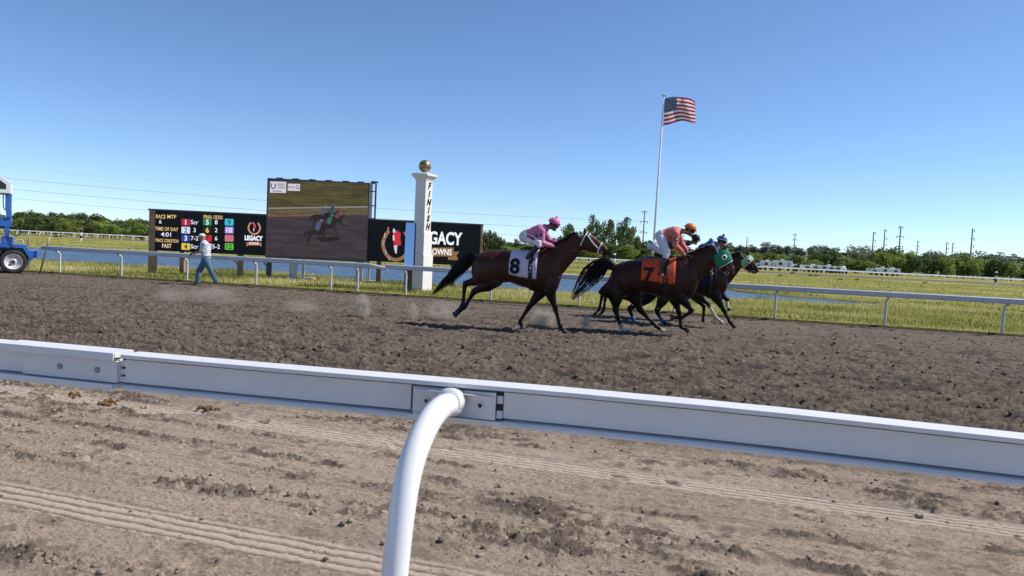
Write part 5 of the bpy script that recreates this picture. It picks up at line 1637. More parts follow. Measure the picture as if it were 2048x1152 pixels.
# green hood with an eye cup
M_GRNH = mat('green_hood', (.02, .22, .09), .75, noise=(25, .15)); M_HWH = mat('hood_white', (.75, .77, .72), .7)
def hood(H, t0, t1, material, cup=True, white=None):
    V, F_ = [], []; n, m_ = 8, 28
    for i in range(n + 1):
        for j in range(m_ + 1):
            a = -62 + 304 * j / m_
            V.append(H.head_pt(t0 + (t1 - t0) * i / n, a, .014))
    for i in range(n):
        for j in range(m_): F_.append((i * (m_ + 1) + j, (i + 1) * (m_ + 1) + j, (i + 1) * (m_ + 1) + j + 1, i * (m_ + 1) + j + 1))
    o = MB().add(V, F_).build('hood', material, H.root, True)
    md = o.modifiers.new('thickness', 'SOLIDIFY'); md.thickness = .005; md.offset = 1
    for sy in (-1, 1):
        c = H.headP[1] + H.upv * H.headR[1] * .28 + H.ax * .01
        c.y = sy * (H.headL[1] + .016)
        MB().lathe([(.055, 0), (.058, .02), (.040, .03), (.036, .012)], (0, 0, 0), 'y', 20).build('eye_cup', M_HWH, o, True).location = (c.x, c.y - (.02 if sy < 0 else 0), c.z)
        MB().ball((c.x, c.y + sy * .014, c.z), (.033, .014, .033)).build('eye_shield', M_BLKSTR, o, True)
    if white:
        MB().tube([H.head_pt(t1, -62 + 304 * j / 20, .018) for j in range(21)], [(.006, .008)] * 21, 6, cap=False).build('hood_trim', M_HWH, o, True)
    return o
hood(H7, -.15, 2.1, M_GRNH, True, True)

# ---------------------------------------------------------------- the leading horse and the one between
TPL = [(x - H8.st[-1][0], zt, zb, w_) for (x, zt, zb, w_) in H8.st]        # trunk relative to the breast
M_BAND = mat('blue_bandage', (.03, .11, .38), .8, noise=(30, .3))
HA = Horse('bay_coat_lead', 'dark bay racehorse in front with green and white blinkers and blue leg bandages', 17.6, 1.2, (.042, .014, .0075), (.004, .0035, .003), zlo=.80, zhi=1.25)
bx_, bz = HA.L((1432, 640), c2).x, HA.L((1250, 748), c2).z
g0 = min(z for _, _, z, _ in TPL)
HA.st = [(bx_ + x, zt + bz - g0, zb + bz - g0, w_) for (x, zt, zb, w_) in TPL]; HA.loft()
HA.neck([(1330, 560, 120), (1385, 535, 112), (1440, 490, 92), (1495, 445, 76), (1540, 420, 62), (1562, 412, 56)], c2, [.16, .145, .12, .10, .09, .085])
HA.head([(1568, 415, 54), (1592, 442, 58), (1622, 474, 48), (1650, 500, 40), (1672, 522, 34), (1682, 536, 20)], c2, HEADL)
HA.leg('fore', [(1560, 80), (1610, 215), (1715, 392), (1795, 545), (1852, 606)], -.13, 'dark', None, cL)
HA.leg('fore', [(1600, 60), (1650, 170), (1760, 250), (1755, 330), (1785, 385)], .13, 'dark', .3, cL)
HA.leg('hind', [(870, 40), (960, 200), (850, 400), (925, 530), (1005, 575)], -.14, 'dark', None, cL, M_BAND, 0.)
HA.leg('hind', [(830, 60), (690, 240), (500, 370), (575, 545), (650, 590)], .14, 'dark', None, cL, M_BAND, 0.)
HA.finish_body()
HA.mane(7, .14)
hood(HA, -.1, 1.6, mat('green_white_hood', (.62, .72, .50), .75, noise=(16, .0, (.03, .22, .08))), True, False)
HA.bridle(M_BLKSTR)
HA.tail([(785, 480), (740, 500), (690, 560), (640, 640), (600, 720)], c2, [20, 40, 46, 36, 8], 9, 80)
M_BLUEC = mat('dark_blue_cloth', (.007, .008, .026), .8, noise=(20, .2))
HA.cloth(HA.L((1195, 600), c2).x, HA.L((1330, 600), c2).x, -20, 205, M_BLUEC)
HA.girth(HA.L((1275, 640), c2).x, .10)

HB = Horse('roan_coat_middle', 'greyish bay racehorse running on the rail side, mostly hidden behind horse seven', 18.8, .4, (.16, .105, .075), (.006, .005, .0045), zlo=.75, zhi=1.2)
bx_, bz = HB.L((606, 500), c2).x, HB.L((690, 388), c2).z
t0 = TPL[4][1]
HB.st = [(bx_ + x - TPL[0][0], zt + bz - t0, zb + bz - t0, w_) for (x, zt, zb, w_) in TPL]; HB.loft()
HB.neck([(1090, 520, 105), (1150, 500, 98), (1205, 475, 84), (1262, 450, 72), (1310, 432, 62), (1335, 428, 55)], c2, [.16, .145, .12, .10, .09, .085])
HB.head([(1340, 432, 52), (1362, 456, 55), (1390, 486, 46), (1416, 510, 37), (1436, 528, 31), (1446, 538, 18)], c2, HEADL)
HB.leg('hind', [(480, 70), (360, 150), (165, 150), (120, 370), (40, 470)], -.13, 'dark', None, cL)
HB.leg('hind', [(500, 70), (400, 170), (205, 180), (175, 380), (115, 470)], .14, 'dark', None, cL)
HB.leg('fore', [(1290, 50), (1370, 190), (1505, 300), (1610, 480), (1690, 552)], -.12, 'pale', .15, cL)
HB.leg('fore', [(1270, 60), (1330, 200), (1460, 340), (1445, 520), (1450, 600)], .13, 'dark', None, cL)
HB.finish_body()
HB.mane(11, .14); HB.bridle(M_LEATH)
HB.tail([(600, 470), (550, 480), (500, 520), (450, 590), (400, 680)], c2, [18, 36, 42, 34, 8], 12, 80)
HB.cloth(HB.L((800, 560), c2).x, HB.L((960, 560), c2).x, -20, 205, mat('green_cloth', (.02, .16, .08), .8))
HB.girth(HB.L((900, 640), c2).x, .10)
# ================================================================== PEOPLE
M_SKIN = mat('sun_tanned_skin', (.36, .19, .12), .55, noise=(14, .15)); M_SKINB = mat('brown_skin', (.22, .11, .07), .55, noise=(14, .15))
M_GOG = mat('goggle_lens', (.015, .015, .02), .15); M_HAIRD = mat('short_dark_hair', (.03, .022, .018), .7)
class Person:
    """joints in the local frame of the root (x along the track, y lateral, z up); faces +x or -x"""
    def __init__(s, label, loc, group, skin=M_SKIN, face=1, look=None, cat='person'):
        s.root = empty('person', loc); tag(s.root, label, cat, group)
        s.loc = Vector(loc); s.skin = skin; s.face = face
        s.J = {}
    def put(s, conv, Y, **pts):
        for k, (x, y, lat) in pts.items():
            p = at_y(*conv(x, y), Y + lat)
            s.J[k] = Vector((p.x, Y + lat, p.z)) - s.loc
    def limb(s, mb, names, rads, n=14):
        P = []; Rr = []
        pts = [s.J[k] if isinstance(k, str) else k for k in names]
        for i in range(len(pts) - 1):
            for t in (0, .25, .5, .75):
                P.append(pts[i].lerp(pts[i + 1], t))
                bulge = 1 + .06 * math.sin(math.pi * t)
                Rr.append((rads[i] + (rads[i + 1] - rads[i]) * t) * bulge)
        P.append(pts[-1]); Rr.append(rads[-1])
        mb.tube(P, Rr, n); mb.ball(P[0], Rr[0] * .98, 12, 8); mb.ball(P[-1], Rr[-1] * .98, 12, 8)
    def torso(s, mb, k=0., waist_to=0.):
        a, b_, c = s.J['pelvis'], s.J['chest'], s.J['neck']
        ax = (b_ - a)
        P = [a - ax * .16, a, a + ax * .3, a + ax * .62, b_, b_.lerp(c, .55), c]
        Rr = [(.11 + k, .10 + k), (.165 + k, .125 + k), (.150 + k, .112 + k), (.172 + k, .122 + k), (.185 + k, .118 + k), (.145 + k, .085 + k), (.062 + k, .062 + k)]
        i0 = 0 if not waist_to else 1
        mb.tube(P[i0:], Rr[i0:], 18, side=(0, 1, 0))
        mb.ball(P[i0], Rr[i0][1] * .9, 14, 9)
    def head(s, tilt, hat=None, hair=M_HAIRD, scale=1., turn=0., goggles=True):
        """tilt = degrees the face looks below the horizon"""
        c = s.J['head']
        f = Vector((s.face * math.cos(R(tilt)) * math.cos(R(turn)), -math.sin(R(turn)) * math.cos(R(tilt)), -math.sin(R(tilt))))
        sd_ = Vector((0, 0, 1)).cross(f).normalized(); u = f.cross(sd_).normalized()
        if u.z < 0: u = -u
        s.f, s.u, s.sd = f, u, sd_
        k = scale
        mb = s.mb
        def ell(ctr, rf, rs, ru):
            tmp = MB().ball((0, 0, 0), 1., 16, 11)
            v = [ctr + f * (p[0] * rf * k) + sd_ * (p[1] * rs * k) + u * (p[2] * ru * k) for p in tmp.v]
            mb.add(v, tmp.f)
        ell(c + u * .025 * k, .098, .076, .098)                 # skull
        ell(c + f * .022 * k - u * .045 * k, .070, .060, .075)  # face
        ell(c + f * .062 * k - u * .098 * k, .030, .034, .024)  # chin
        mb.tube([c + f * .085 * k + u * .012 * k, c + f * .108 * k - u * .022 * k, c + f * .088 * k - u * .034 * k], [.010 * k, .015 * k, .010 * k], 8)   # nose
        for q in (-1, 1): ell(c + sd_ * q * .076 * k - u * .015 * k - f * .008 * k, .022, .010, .034)   # ears
        mb.tube([c + f * .078 * k - u * .062 * k - sd_ * .02 * k, c + f * .086 * k - u * .064 * k, c + f * .078 * k - u * .062 * k + sd_ * .02 * k], .008 * k, 6)   # lips
        if s.J.get('neck') is not None:
            mb.tube([s.J['neck'] - (s.J['head'] - s.J['neck']).normalized() * .03, s.J['neck'], c - u * .05 * k - f * .01], [.062, .055, .052], 12)
        for q in (-1, 1):
            if goggles: continue
            MB().ball(c + f * .082 * k + sd_ * q * .032 * k + u * .005 * k, .012).build('eye', M_EYE, s.root, True)
        if goggles:
            P = [c + f * (.100 * math.cos(a)) * k + sd_ * (.082 * math.sin(a)) * k + u * .004 * k for a in np.linspace(-1.25, 1.25, 13)]
            g_ = MB().tube(P, [(.010, .026)] * 13, 8, side=tuple(f)).build('goggles', M_GOG, s.root, True)
        s.hc, s.hk = c, k
        # hair fringe around the back of the head
        if hair:
            hb = MB()
            tmp = MB().ball((0, 0, 0), 1., 16, 11)
            v = []
            for p in tmp.v:
                pf = min(p[0], .35)
                v.append(c + u * .022 * k + f * (pf * .104 * k - .004) + sd_ * (p[1] * .081 * k) + u * (max(p[2], -.62) * .103 * k))
            hb.add(v, tmp.f); hb.build('hair', hair, s.root, True)
    def dome(s, ctr, rf, rs, ru, low=-.15, seg=22, rings=9):
        f, u, sd_ = s.f, s.u, s.sd
        v, fc = [], []
        for i in range(rings + 1):
            th = math.pi / 2 * i / rings
            zz = math.sin(th) * (1 - low) + low if i < rings else 1.
            rr = math.cos(th) if i < rings else 0.001
            rr = max(rr, .001) ** .8
            for j in range(seg):
                a = 2 * math.pi * j / seg
                v.append(ctr + f * (math.cos(a) * rr * rf) + sd_ * (math.sin(a) * rr * rs) + u * (zz * ru))
        for i in range(rings):
            for j in range(seg):
                j2 = (j + 1) % seg
                fc.append((i * seg + j, i * seg + j2, (i + 1) * seg + j2, (i + 1) * seg + j))
        fc.append(tuple(range(seg))[::-1])
        return v, fc
    def helmet(s, material, band=None, pompom=None):
        c, k = s.hc + s.u * .042 * s.hk - s.f * .006, s.hk
        v, fc = s.dome(c, .128 * k, .108 * k, .100 * k, -.22)
        h = MB().add(v, fc).build('helmet', material, s.root, True)
        # peak
        V, F_ = [], []
        for i in range(9):
            a = -1.0 + 2.0 * i / 8
            b0 = c + s.f * math.cos(a) * .122 * k + s.sd * math.sin(a) * .104 * k - s.u * .012
            V += [b0, b0 + s.f * .038 * math.cos(a) * k - s.u * .014, b0 + s.f * .038 * math.cos(a) * k - s.u * .022, b0 - s.u * .012]
        for i in range(8):
            for q in range(4): F_.append((4 * i + q, 4 * i + (q + 1) % 4, 4 * i + 4 + (q + 1) % 4, 4 * i + 4 + q))
        MB().add(V, F_).build('peak', material, h, True)
        if band:
            P = [c + s.f * math.cos(a) * .132 * k + s.sd * math.sin(a) * .112 * k + s.u * .004 for a in np.linspace(0, 6.283, 25)]
            MB().tube(P, [(.005, .012)] * 25, 6, side=tuple(s.u), cap=False).build('goggle_strap', band, h, True)
        for q in (-1, 1):
            MB().tube([c + s.sd * q * .098 * k - s.u * .02, s.hc + s.sd * q * .068 * k - s.u * .08 * k + s.f * .03, s.hc + s.f * .045 - s.u * .118 * k], .006, 6).build('chin_strap', M_BLKSTR, h, True)
        if pompom:
            MB().ball(c + s.u * .120 * k, .030, 12, 9).build('pompom', pompom, h, True)
    def hand(s, wrist, elbow, grip_dir, lat=1):
        """palm with four curled fingers and a thumb"""
        w_, e = s.J[wrist], s.J[elbow]
        d = (w_ - e).normalized(); n = Vector(grip_dir).normalized()
        n = (n - d * n.dot(d)).normalized(); c = d.cross(n).normalized()
        mb = MB()
        mb.tube([w_ - d * .03, w_ + d * .02, w_ + d * .075], [(.026, .020), (.034, .018), (.038, .016)], 12, side=tuple(c))
        for i, (o, l) in enumerate(((-.030, .058), (-.010, .068), (.010, .064), (.029, .050))):
            b0 = w_ + d * .070 + c * o
            mb.tube([b0, b0 + d * l * .35 + n * l * .12, b0 + d * l * .38 + n * l * .62, b0 + d * l * .05 + n * l * .85], [.0105, .010, .009, .007], 7)
        t0 = w_ + d * .022 - c * .030
        mb.tube([t0, t0 + d * .028 - c * .014 + n * .016, t0 + d * .050 - c * .004 + n * .036], [.012, .010, .008], 7)
        o = mb.fuse('hand', s.skin, s.root, .0045, 2)
        return o
    def boot(s, knee, ankle, toe, material, r_=(.058, .052, .046), top=.16):
        a, b_, t = s.J[knee], s.J[ankle], s.J[toe]
        st = a.lerp(b_, top)
        mb = MB()
        mb.tube([st, a.lerp(b_, .45), a.lerp(b_, .85), b_], [r_[0] * 1.08, r_[0] * 1.1, r_[1] * .92, r_[2]], 14)
        mb.ball(b_, r_[2] * 1.02, 12, 8)
        d = (t - b_)
        mb.tube([b_ - d * .28 - Vector((0, 0, .018)), b_ + d * .1 - Vector((0, 0, .012)), b_ + d * .65 - Vector((0, 0, .006)), t], [(.034, .042), (.040, .050), (.042, .034), (.026, .018)], 12, side=(0, 1, 0))
        return mb.fuse('boot', material, s.root, .010, 3)
def jockey(label, conv, Y, joints, silk, breeches, boot_m, cap, tilt, skin=M_SKIN, band=None, pompom=None, turn=0., far=True, hs=1.):
    pel = joints['pelvis']; p = at_y(*conv(*pel[:2]), Y)
    s = Person(label, (p.x, Y, p.z - .25), 'jockeys riding in the race', skin)
    s.put(conv, Y, **joints)
    s.mb = MB()
    s.torso(s.mb, -.015)
    for q in 'nf':
        s.limb(s.mb, ['sh_' + q, 'el_' + q, 'wr_' + q], [.046, .038, .026])
        s.limb(s.mb, ['hip_' + q, 'kn_' + q, 'an_' + q], [.075, .05, .035])
    s.head(tilt, hair=M_HAIRD, turn=turn, scale=hs)
    s.mb.fuse('body', s.skin, s.root, .009, 3)
    # silks
    mb = MB(); s.torso(mb, .010, 1)
    for q in 'nf':
        s.limb(mb, ['sh_' + q, 'el_' + q, s.J['el_' + q].lerp(s.J['wr_' + q], .93)], [.074, .062, .042])
        mb.ball(s.J['sh_' + q], .082, 12, 8)
    o = mb.fuse('silk_shirt', silk, s.root, .011, 3)
    mb = MB()
    a, ax = s.J['pelvis'], s.J['chest'] - s.J['pelvis']
    mb.tube([a - ax * .22, a - ax * .05, a + ax * .18], [(.12, .11), (.178, .142), (.165, .128)], 18, side=(0, 1, 0)); mb.ball(a - ax * .12, (.135, .15, .13))
    for q in 'nf':
        s.limb(mb, ['hip_' + q, 'kn_' + q, s.J['kn_' + q].lerp(s.J['an_' + q], .30)], [.108, .068, .055])
    s.br = mb.fuse('breeches', breeches, s.root, .011, 3)
    for q in 'nf': s.boot('kn_' + q, 'an_' + q, 'toe_' + q, boot_m)
    for q in 'nf': s.hand('wr_' + q, 'el_' + q, (0, .5 if q == 'n' else -.5, -.6))
    s.helmet(cap, band, pompom)
    return s
M_BOOTB = mat('black_riding_boot', (.010, .010, .011), .3, spec=.5)
M_PINK = mat('pink_white_silk', (.62, .20, .36), .55, noise=(6, .2)); M_WBRE = mat('white_breeches', (.68, .66, .70), .75, noise=(10, .1))
c8 = lambda x, y: (1290 + x / 7.68, 430 + y / 7.68)
J8 = jockey('jockey in pink silks and pink pompom cap crouching over horse eight', c1, 14.1,
            dict(pelvis=(948, 232, 0), chest=(1078, 178, 0), neck=(1128, 150, 0), head=(1186, 128, 0),
                 sh_n=(1080, 192, -.17), el_n=(1076, 292, -.21), wr_n=(1172, 318, -.10), sh_f=(1092, 186, .17), el_f=(1150, 282, .2), wr_f=(1215, 290, .08),
                 hip_n=(955, 250, -.11), kn_n=(1062, 298, -.26), an_n=(958, 415, -.27), toe_n=(1022, 442, -.29), hip_f=(955, 250, .11), kn_f=(1070, 300, .26), an_f=(965, 418, .27), toe_f=(1030, 444, .29)),
            M_PINK, M_WBRE, M_BOOTB, mat('pink_cap', (.75, .16, .40), .5), 22, M_SKINB, mat('maroon_strap', (.10, .01, .03), .5), mat('pale_pompom', (.80, .62, .70), .8))
# white slashes of the silk, dark armband
for i in range(5):
    t = .15 + .17 * i
    p = J8.J['pelvis'].lerp(J8.J['neck'], t); up_ = Vector((-.35, 0, .94)).normalized()
    MB().tube([p + up_ * .150 + Vector((-.01, y_, 0)) - up_ * (abs(y_) * 1.1) ** 2 * 2 for y_ in (-.12, -.06, 0, .06, .12)], [(.004, .012)] * 5, 6).build('silk_stripe', M_WBRE, J8.root, True)
am = J8.J['sh_n'].lerp(J8.J['el_n'], .32)
MB().ball(am + Vector((0, -.068, 0)), (.030, .010, .045)).build('sleeve_badge', mat('navy_badge', (.03, .03, .08), .6), J8.root, True)
MB().tube([J8.J['hip_n'].lerp(J8.J['kn_n'], t) + Vector((0, -.10 + .02 * t, .055 - .03 * t)) for t in (.0, .3, .6)], [(.006, .026)] * 3, 8).build('side_panel', mat('crimson_panel', (.35, .02, .06), .6), J8.root, True)

J7 = jockey('jockey in salmon silks and orange cap riding horse seven', c8, 15.1,
            dict(pelvis=(270, 320, 0), chest=(462, 262, 0), neck=(565, 245, 0), head=(690, 232, 0),
                 sh_n=(478, 300, -.17), el_n=(462, 470, -.21), wr_n=(585, 575, -.10), sh_f=(500, 290, .17), el_f=(560, 440, .2), wr_f=(640, 540, .08),
                 hip_n=(252, 370, -.12), kn_n=(330, 612, -.27), an_n=(236, 880, -.29), toe_n=(190, 930, -.30), hip_f=(252, 370, .12), kn_f=(340, 610, .27), an_f=(246, 885, .29), toe_f=(330, 925, .30)),
            mat('salmon_silk', (.66, .17, .13), .55, noise=(6, .15)), M_WBRE, M_BOOTB, mat('orange_cap', (.72, .17, .03), .4), 18, M_SKIN, M_BLKSTR)
# his near foot points forward along the horse
am = J7.J['sh_n'].lerp(J7.J['el_n'], .45)
MB().ball(am + Vector((.01, -.070, 0)), (.045, .010, .05)).build('sleeve_badge', M_BLKSTR, J7.root, True)
MB().ball(am + Vector((.015, -.078, 0)), (.026, .006, .026)).build('badge_letter', M_WBRE, J7.root, True)

JA = jockey('jockey in blue silks and blue pompom cap on the leading horse', c8, 17.6,
            dict(pelvis=(905, 520, 0), chest=(1035, 470, 0), neck=(1105, 445, 0), head=(1178, 408, 0),
                 sh_n=(1035, 495, -.17), el_n=(1050, 620, -.22), wr_n=(1150, 640, -.10), sh_f=(1050, 490, .17), el_f=(1100, 600, .2), wr_f=(1190, 620, .08),
                 hip_n=(905, 550, -.11), kn_n=(1020, 660, -.27), an_n=(985, 880, -.31), toe_n=(1055, 905, -.32), hip_f=(905, 550, .11), kn_f=(1025, 660, .27), an_f=(990, 880, .31), toe_f=(1060, 905, .32)),
            mat('royal_blue_silk', (.03, .10, .38), .55, noise=(6, .25)), mat('blue_breeches', (.02, .04, .14), .7), M_BOOTB, mat('navy_cap', (.02, .06, .22), .45), 14, M_SKIN, M_WBRE, mat('navy_pompom', (.015, .025, .10), .8))
# ruffled sleeve standing up in the wind
mb = MB(); g = random.Random(4)
for i in range(26):
    p = JA.J['chest'].lerp(JA.J['pelvis'], g.uniform(.05, .75)) + Vector((0, g.uniform(-.14, .1), .11))
    mb.tube([p, p + Vector((g.uniform(-.03, .03), g.uniform(-.02, .02), g.uniform(.04, .10)))], [.016, .004], 5)
o = mb.build('wind_ruffle', mat('royal_blue_ruffle', (.035, .13, .46), .6), JA.root); o['kind'] = 'stuff'
JB = jockey('jockey in black silks and black cap squeezed between the orange and blue jockeys', c8, 18.8,
            dict(pelvis=(150, 470, 0), chest=(500, 440, 0), neck=(690, 430, 0), head=(772, 378, 0),
                 sh_n=(560, 460, -.17), el_n=(600, 560, -.21), wr_n=(690, 560, -.10), sh_f=(590, 460, .17), el_f=(650, 560, .2), wr_f=(740, 550, .08),
                 hip_n=(170, 500, -.11), kn_n=(330, 610, -.27), an_n=(270, 800, -.30), toe_n=(330, 830, -.32), hip_f=(170, 500, .11), kn_f=(335, 610, .27), an_f=(275, 800, .30), toe_f=(335, 830, .32)),
            mat('black_white_silk', (.02, .022, .024), .55, noise=(5, 0., (.05, .05, .05))), M_WBRE, M_BOOTB, mat('black_cap', (.012, .018, .016), .6), 20, M_SKIN, None, None, 40.)
MB().tube([JB.J['pelvis'] + Vector((x_, -.13, z_)) for x_, z_ in ((-.16, .12), (-.07, .06), (.02, -.02))], [(.008, .034)] * 3, 8).build('hip_stripe', mat('teal_stripe', (.02, .30, .20), .6), JB.root, True)

# ---- saddles, stirrup irons and reins belong to the horses
def saddle(H, J):
    px = (J.J['pelvis'] + J.loc).x - H.ox + .16
    zt = H.sect(px)[0]
    MB().tube([(px - .20, 0, zt + .055), (px - .10, 0, zt + .045), (px + .06, 0, zt + .045), (px + .16, 0, zt + .065)], [(.09, .02), (.12, .03), (.11, .03), (.06, .03)], 14, side=(0, 1, 0)).build('saddle', M_BLKSTR, H.root, True)
    for q in 'nf':
        a = J.J['an_' + q] + J.loc - Vector(H.root.location)
        sy = -1 if q == 'n' else 1
        top = Vector((px + .02, sy * (H.sect(px)[2] * .55), zt + .02))
        H.strap([top, top.lerp(a, .6) + Vector((0, sy * .02, 0)), a + Vector((.03, 0, .02))], M_BLKSTR, .012, 'stirrup_leather')
        MB().tube([a + Vector((.04 + .045 * math.cos(t), .055 * math.sin(t) , -.05 + .0 * t)) for t in np.linspace(0, 6.283, 13)], .006, 6, cap=False).build('stirrup_iron', M_BIT, H.root, True)
    H.rein(J.J['wr_n'] + J.loc - Vector(H.root.location) + Vector((.05, -.01, -.02)))
saddle(H8, J8); saddle(H7, J7); saddle(HA, JA); saddle(HB, JB)

# ---- the man walking along the rail
cM = lambda x, y: (360 + x / 8.23, 450 + y / 8.23)
MY = 20.1
mp2 = at_y(405, 571, MY)
mn = Person('man in blue jeans, pale checked shirt and white cap walking along the inner rail', (mp2.x, MY, 0.), None, M_SKIN, -1)
mn.put(cM, MY, pelvis=(432, 545, 0), chest=(415, 340, 0), neck=(385, 262, 0), head=(362, 205, 0),
       sh_n=(402, 318, -.17), el_n=(352, 440, -.20), wr_n=(215, 462, -.15), sh_f=(398, 312, .17), el_f=(350, 420, .2), wr_f=(270, 445, .14),
       hip_n=(430, 570, -.10), kn_n=(520, 775, -.11), an_n=(598, 935, -.10), toe_n=(560, 968, -.10), hip_f=(425, 570, .10), kn_f=(308, 770, .10), an_f=(288, 950, .09), toe_f=(220, 985, .09))
for k in ('an_n', 'an_f', 'toe_n', 'toe_f'): mn.J[k].z = max(mn.J[k].z, .085 if k[0] == 'a' else .03)
mn.mb = MB(); mn.torso(mn.mb, -.012)
for q in 'nf':
    mn.limb(mn.mb, ['sh_' + q, 'el_' + q, 'wr_' + q], [.048, .040, .028]); mn.limb(mn.mb, ['hip_' + q, 'kn_' + q, 'an_' + q], [.078, .052, .038])
mn.head(8, hair=mat('grey_hair', (.30, .29, .28), .8), goggles=False)
mn.mb.fuse('body', mn.skin, mn.root, .009, 3)
M_CHECK, nt, b = node_mat('checked_shirt')
tc = N(nt, 'ShaderNodeTexCoord').outputs['Object']
w1 = N(nt, 'ShaderNodeTexWave'); w1.inputs['Scale'].default_value = 4.2; nt.links.new(tc, w1.inputs['Vector']); w1.bands_direction = 'X'
w2 = N(nt, 'ShaderNodeTexWave'); w2.inputs['Scale'].default_value = 4.2; nt.links.new(tc, w2.inputs['Vector']); w2.bands_direction = 'Z'
r1_ = N(nt, 'ShaderNodeMapRange'); r1_.inputs[1].default_value = .72; r1_.inputs[2].default_value = .8; nt.links.new(w1.outputs['Fac'], r1_.inputs[0])
r2_ = N(nt, 'ShaderNodeMapRange'); r2_.inputs[1].default_value = .72; r2_.inputs[2].default_value = .8; nt.links.new(w2.outputs['Fac'], r2_.inputs[0])
mxx = N(nt, 'ShaderNodeMath', operation='MAXIMUM'); nt.links.new(r1_.outputs[0], mxx.inputs[0]); nt.links.new(r2_.outputs[0], mxx.inputs[1])
nt.links.new(mixc(nt, mxx.outputs[0], (.66, .68, .70), (.34, .38, .42)), b.inputs['Base Color']); b.inputs['Roughness'].default_value = .85
mb = MB(); mn.torso(mb, .018, 1)
for q in 'nf':
    mn.limb(mb, ['sh_' + q, mn.J['sh_' + q].lerp(mn.J['el_' + q], .85)], [.078, .075]); mb.ball(mn.J['sh_' + q], .085, 12, 8)
mb.fuse('shirt', M_CHECK, mn.root, .011, 3)
M_JEAN = mat('faded_denim', (.13, .20, .29), .85, noise=(5, .45), bump=(40, .3, .01))
mb = MB(); a, ax = mn.J['pelvis'], mn.J['chest'] - mn.J['pelvis']
mb.tube([a - ax * .30, a - ax * .1, a + ax * .12], [(.15, .12), (.182, .145), (.170, .132)], 18, side=(0, 1, 0))
for q in 'nf': mn.limb(mb, ['hip_' + q, 'kn_' + q, mn.J['kn_' + q].lerp(mn.J['an_' + q], .97)], [.112, .085, .078])
mb.fuse('jeans', M_JEAN, mn.root, .011, 3)
MB().tube([a + ax * .17 + Vector((.142 * math.cos(t), .185 * math.sin(t), 0)) for t in np.linspace(0, 6.283, 25)], [(.006, .018)] * 25, 6, side=(0, 0, 1), cap=False).build('belt', M_BLKSTR, mn.root, True)
for q in 'nf': mn.boot('kn_' + q, 'an_' + q, 'toe_' + q, mat('dusty_shoe', (.13, .10, .08), .8), (.04, .038, .04), .8)
for q in 'nf': mn.hand('wr_' + q, 'el_' + q, (0, .3 if q == 'n' else -.3, -.8))
c, k = mn.hc + mn.u * .045, 1.
v, fc = mn.dome(c, .118, .098, .085, -.1)
M_CAP = mat('white_cap', (.75, .73, .69), .8)
cp = MB().add(v, fc).build('cap', M_CAP, mn.root, True)
V, F_ = [], []
for i in range(9):
    an = -1.0 + 2.0 * i / 8
    b0 = c + mn.f * math.cos(an) * .112 + mn.sd * math.sin(an) * .094
    V += [b0, b0 + mn.f * .07 * math.cos(an) - mn.u * .022, b0 + mn.f * .07 * math.cos(an) - mn.u * .028, b0 - mn.u * .010]
for i in range(8):
    for q in range(4): F_.append((4 * i + q, 4 * i + (q + 1) % 4, 4 * i + 4 + (q + 1) % 4, 4 * i + 4 + q))
MB().add(V, F_).build('cap_peak', M_CAP, cp, True)
# things he carries
wp = mn.J['wr_n'] + mn.loc
o = MB().tube([wp + Vector((.02, 0, .03)), wp + Vector((-.07, 0, -.02)), wp + Vector((-.13, .01, -.10))], [.018, .022, .020], 10).build('radio', M_BLKSTR, None, True)
tag(o, 'small dark handheld radio held by the man in jeans', 'radio')
P0 = at_y(*cM(524, 722), MY - .12); P1 = at_y(*cM(640, 800), MY - .1); P2 = at_y(*cM(700, 880), MY - .1); P3 = at_y(*cM(722, 940), MY - .1)
P3.z = max(P3.z, .03)
o = MB().tube(smooth_path([mn.J['pelvis'] + mn.loc + Vector((.12, -.14, -.05)), P0, P1, P2, P3], 5), .009, 6).build('lead_rope', M_BLKSTR, None, True)
tag(o, 'thin dark lead rope trailing from the pocket of the man in jeans', 'rope')
# ================================================================== KICKED UP DUST
def dust_mat(name, dens, seed):
    M = bpy.data.materials.new(name); M.use_nodes = True
    nt = M.node_tree; nt.nodes.clear()
    out = nt.nodes.new('ShaderNodeOutputMaterial')
    vol = nt.nodes.new('ShaderNodeVolumePrincipled')
    vol.inputs['Color'].default_value = (.94, .79, .63, 1)
    vol.inputs['Anisotropy'].default_value = .2
    tc = nt.nodes.new('ShaderNodeTexCoord').outputs['Object']
    ln = N(nt, 'ShaderNodeVectorMath', operation='LENGTH'); nt.links.new(tc, ln.inputs[0])
    fo = N(nt, 'ShaderNodeMapRange'); fo.inputs[1].default_value = 1.0; fo.inputs[2].default_value = .15
    nt.links.new(ln.outputs['Value'], fo.inputs[0])
    mp = N(nt, 'ShaderNodeMapping'); mp.inputs['Location'].default_value = (seed * 3.1, seed, 0); nt.links.new(tc, mp.inputs['Vector'])
    n_ = nz(nt, 2.1, 4, .65, mp.outputs[0], .42, .66)
    m1 = N(nt, 'ShaderNodeMath', operation='MULTIPLY'); nt.links.new(fo.outputs[0], m1.inputs[0]); nt.links.new(n_, m1.inputs[1])
    m2 = N(nt, 'ShaderNodeMath', operation='MULTIPLY'); nt.links.new(m1.outputs[0], m2.inputs[0]); m2.inputs[1].default_value = dens * 4.
    nt.links.new(m2.outputs[0], vol.inputs['Density']); nt.links.new(vol.outputs[0], out.inputs['Volume'])
    return M
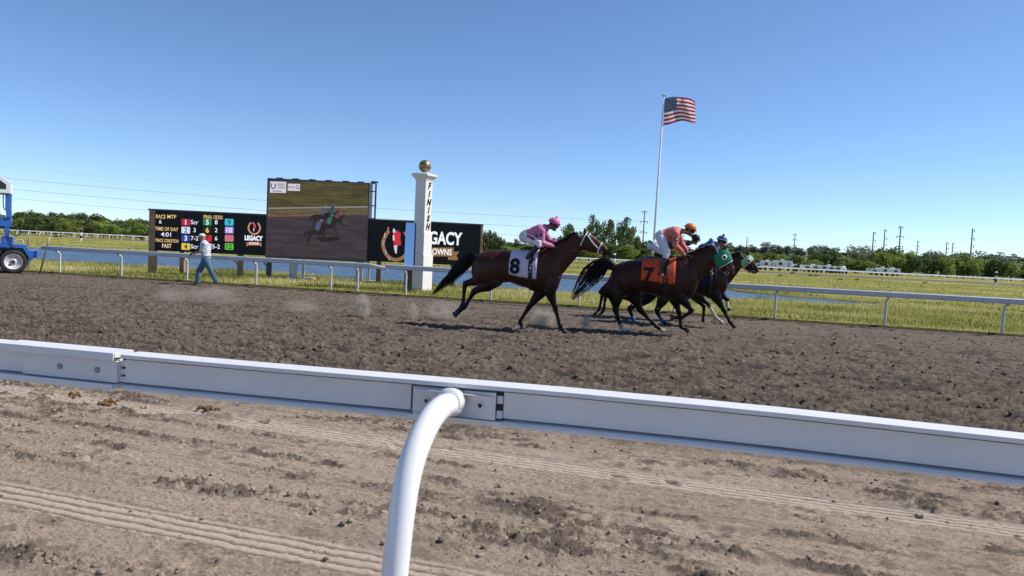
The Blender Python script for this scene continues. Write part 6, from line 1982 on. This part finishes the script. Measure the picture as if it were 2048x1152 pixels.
for k, (px, py, w_, h, d_, dens, lab) in enumerate((
        (724, 634, .20, .34, .25, 6., 'tall puff of pale dust kicked up behind horse eight'),
        (826, 640, .13, .26, .2, 4., 'small thin puff of dust behind the tail of horse eight'),
        (1086, 652, .30, .26, .25, 7., 'puff of dust between the forelegs of horse eight and the tail of horse seven'),
        (1172, 660, .16, .24, .2, 6., 'small dense dust puff at the hind legs of horse seven'),
        (430, 608, .95, .30, .5, 0.8, 'low drifting dust cloud near the feet of the man in jeans'),
        (600, 624, .6, .20, .4, 0.8, 'low drifting dust haze on the track below the video screen'),
        (885, 640, .55, .30, .4, 1.4, 'thin dust haze round the raised hind hooves of horse eight'),
        (345, 604, .5, .22, .4, 1.4, 'faint dust wisp on the track below the tote board'))):
    p = at_z(px, py, 0.)
    tmp = MB().ball((0, 0, 0), 1., 18, 12)
    o = tmp.build('dust_puff', dust_mat('dust_%d' % k, dens, k + 1), None, True)
    o.location = (p.x, p.y, h * .62); o.scale = (w_, d_, h)
    tag(o, lab, 'dust', kind='stuff')
# clods thrown into the air by the hooves
g = np.random.default_rng(8); mb = MB()
for (px, py, n) in ((1090, 640, 14), (905, 610, 16), (1180, 640, 12), (1020, 640, 10), (1290, 630, 10)):
    for i in range(n):
        p = at_y(px + g.normal() * 22, py - abs(g.normal()) * 14, 14.6 + g.random() * 1.5)
        mb.ball((p.x, p.y, max(.04, p.z)), .006 + .014 * g.random() ** 2, 5, 4)
tag(mb.build('flung_clods', M_DIRT), 'tiny clods of dirt thrown up around the galloping hooves', 'dirt clods', kind='stuff')

# ================================================================== HORSE DROPPINGS
M_DUNG = mat('dry_straw_dung', (.20, .10, .035), .95, noise=(60, .6), bump=(80, .6, .01))
for k, (px, py, lab) in enumerate(((152, 790, 'small crumbled brown dropping on the sand under the bolted rail splice'), (216, 806, 'orange brown horse dropping on the sand beside the tyre track under the rail joint'), (418, 822, 'flat orange brown scrap of dung on the sand under the middle rail'))):
    p = at_z(px, py, 0.); g = random.Random(k + 40); mb = MB()
    for i in range(16):
        a = g.uniform(0, 6.28); r_ = .09 * math.sqrt(g.random())
        mb.ball((r_ * math.cos(a) * 1.5, r_ * math.sin(a) * .8, g.uniform(.004, .022)), (g.uniform(.014, .03), g.uniform(.012, .024), g.uniform(.008, .018)), 8, 6)
    o = mb.fuse('horse_dropping', M_DUNG, None, .005, 1)
    o.location = (p.x, p.y, track_h(p.x, p.y)); o.rotation_euler.z = g.uniform(0, 3)
    tag(o, lab, 'dropping', 'horse droppings on the sandy apron')
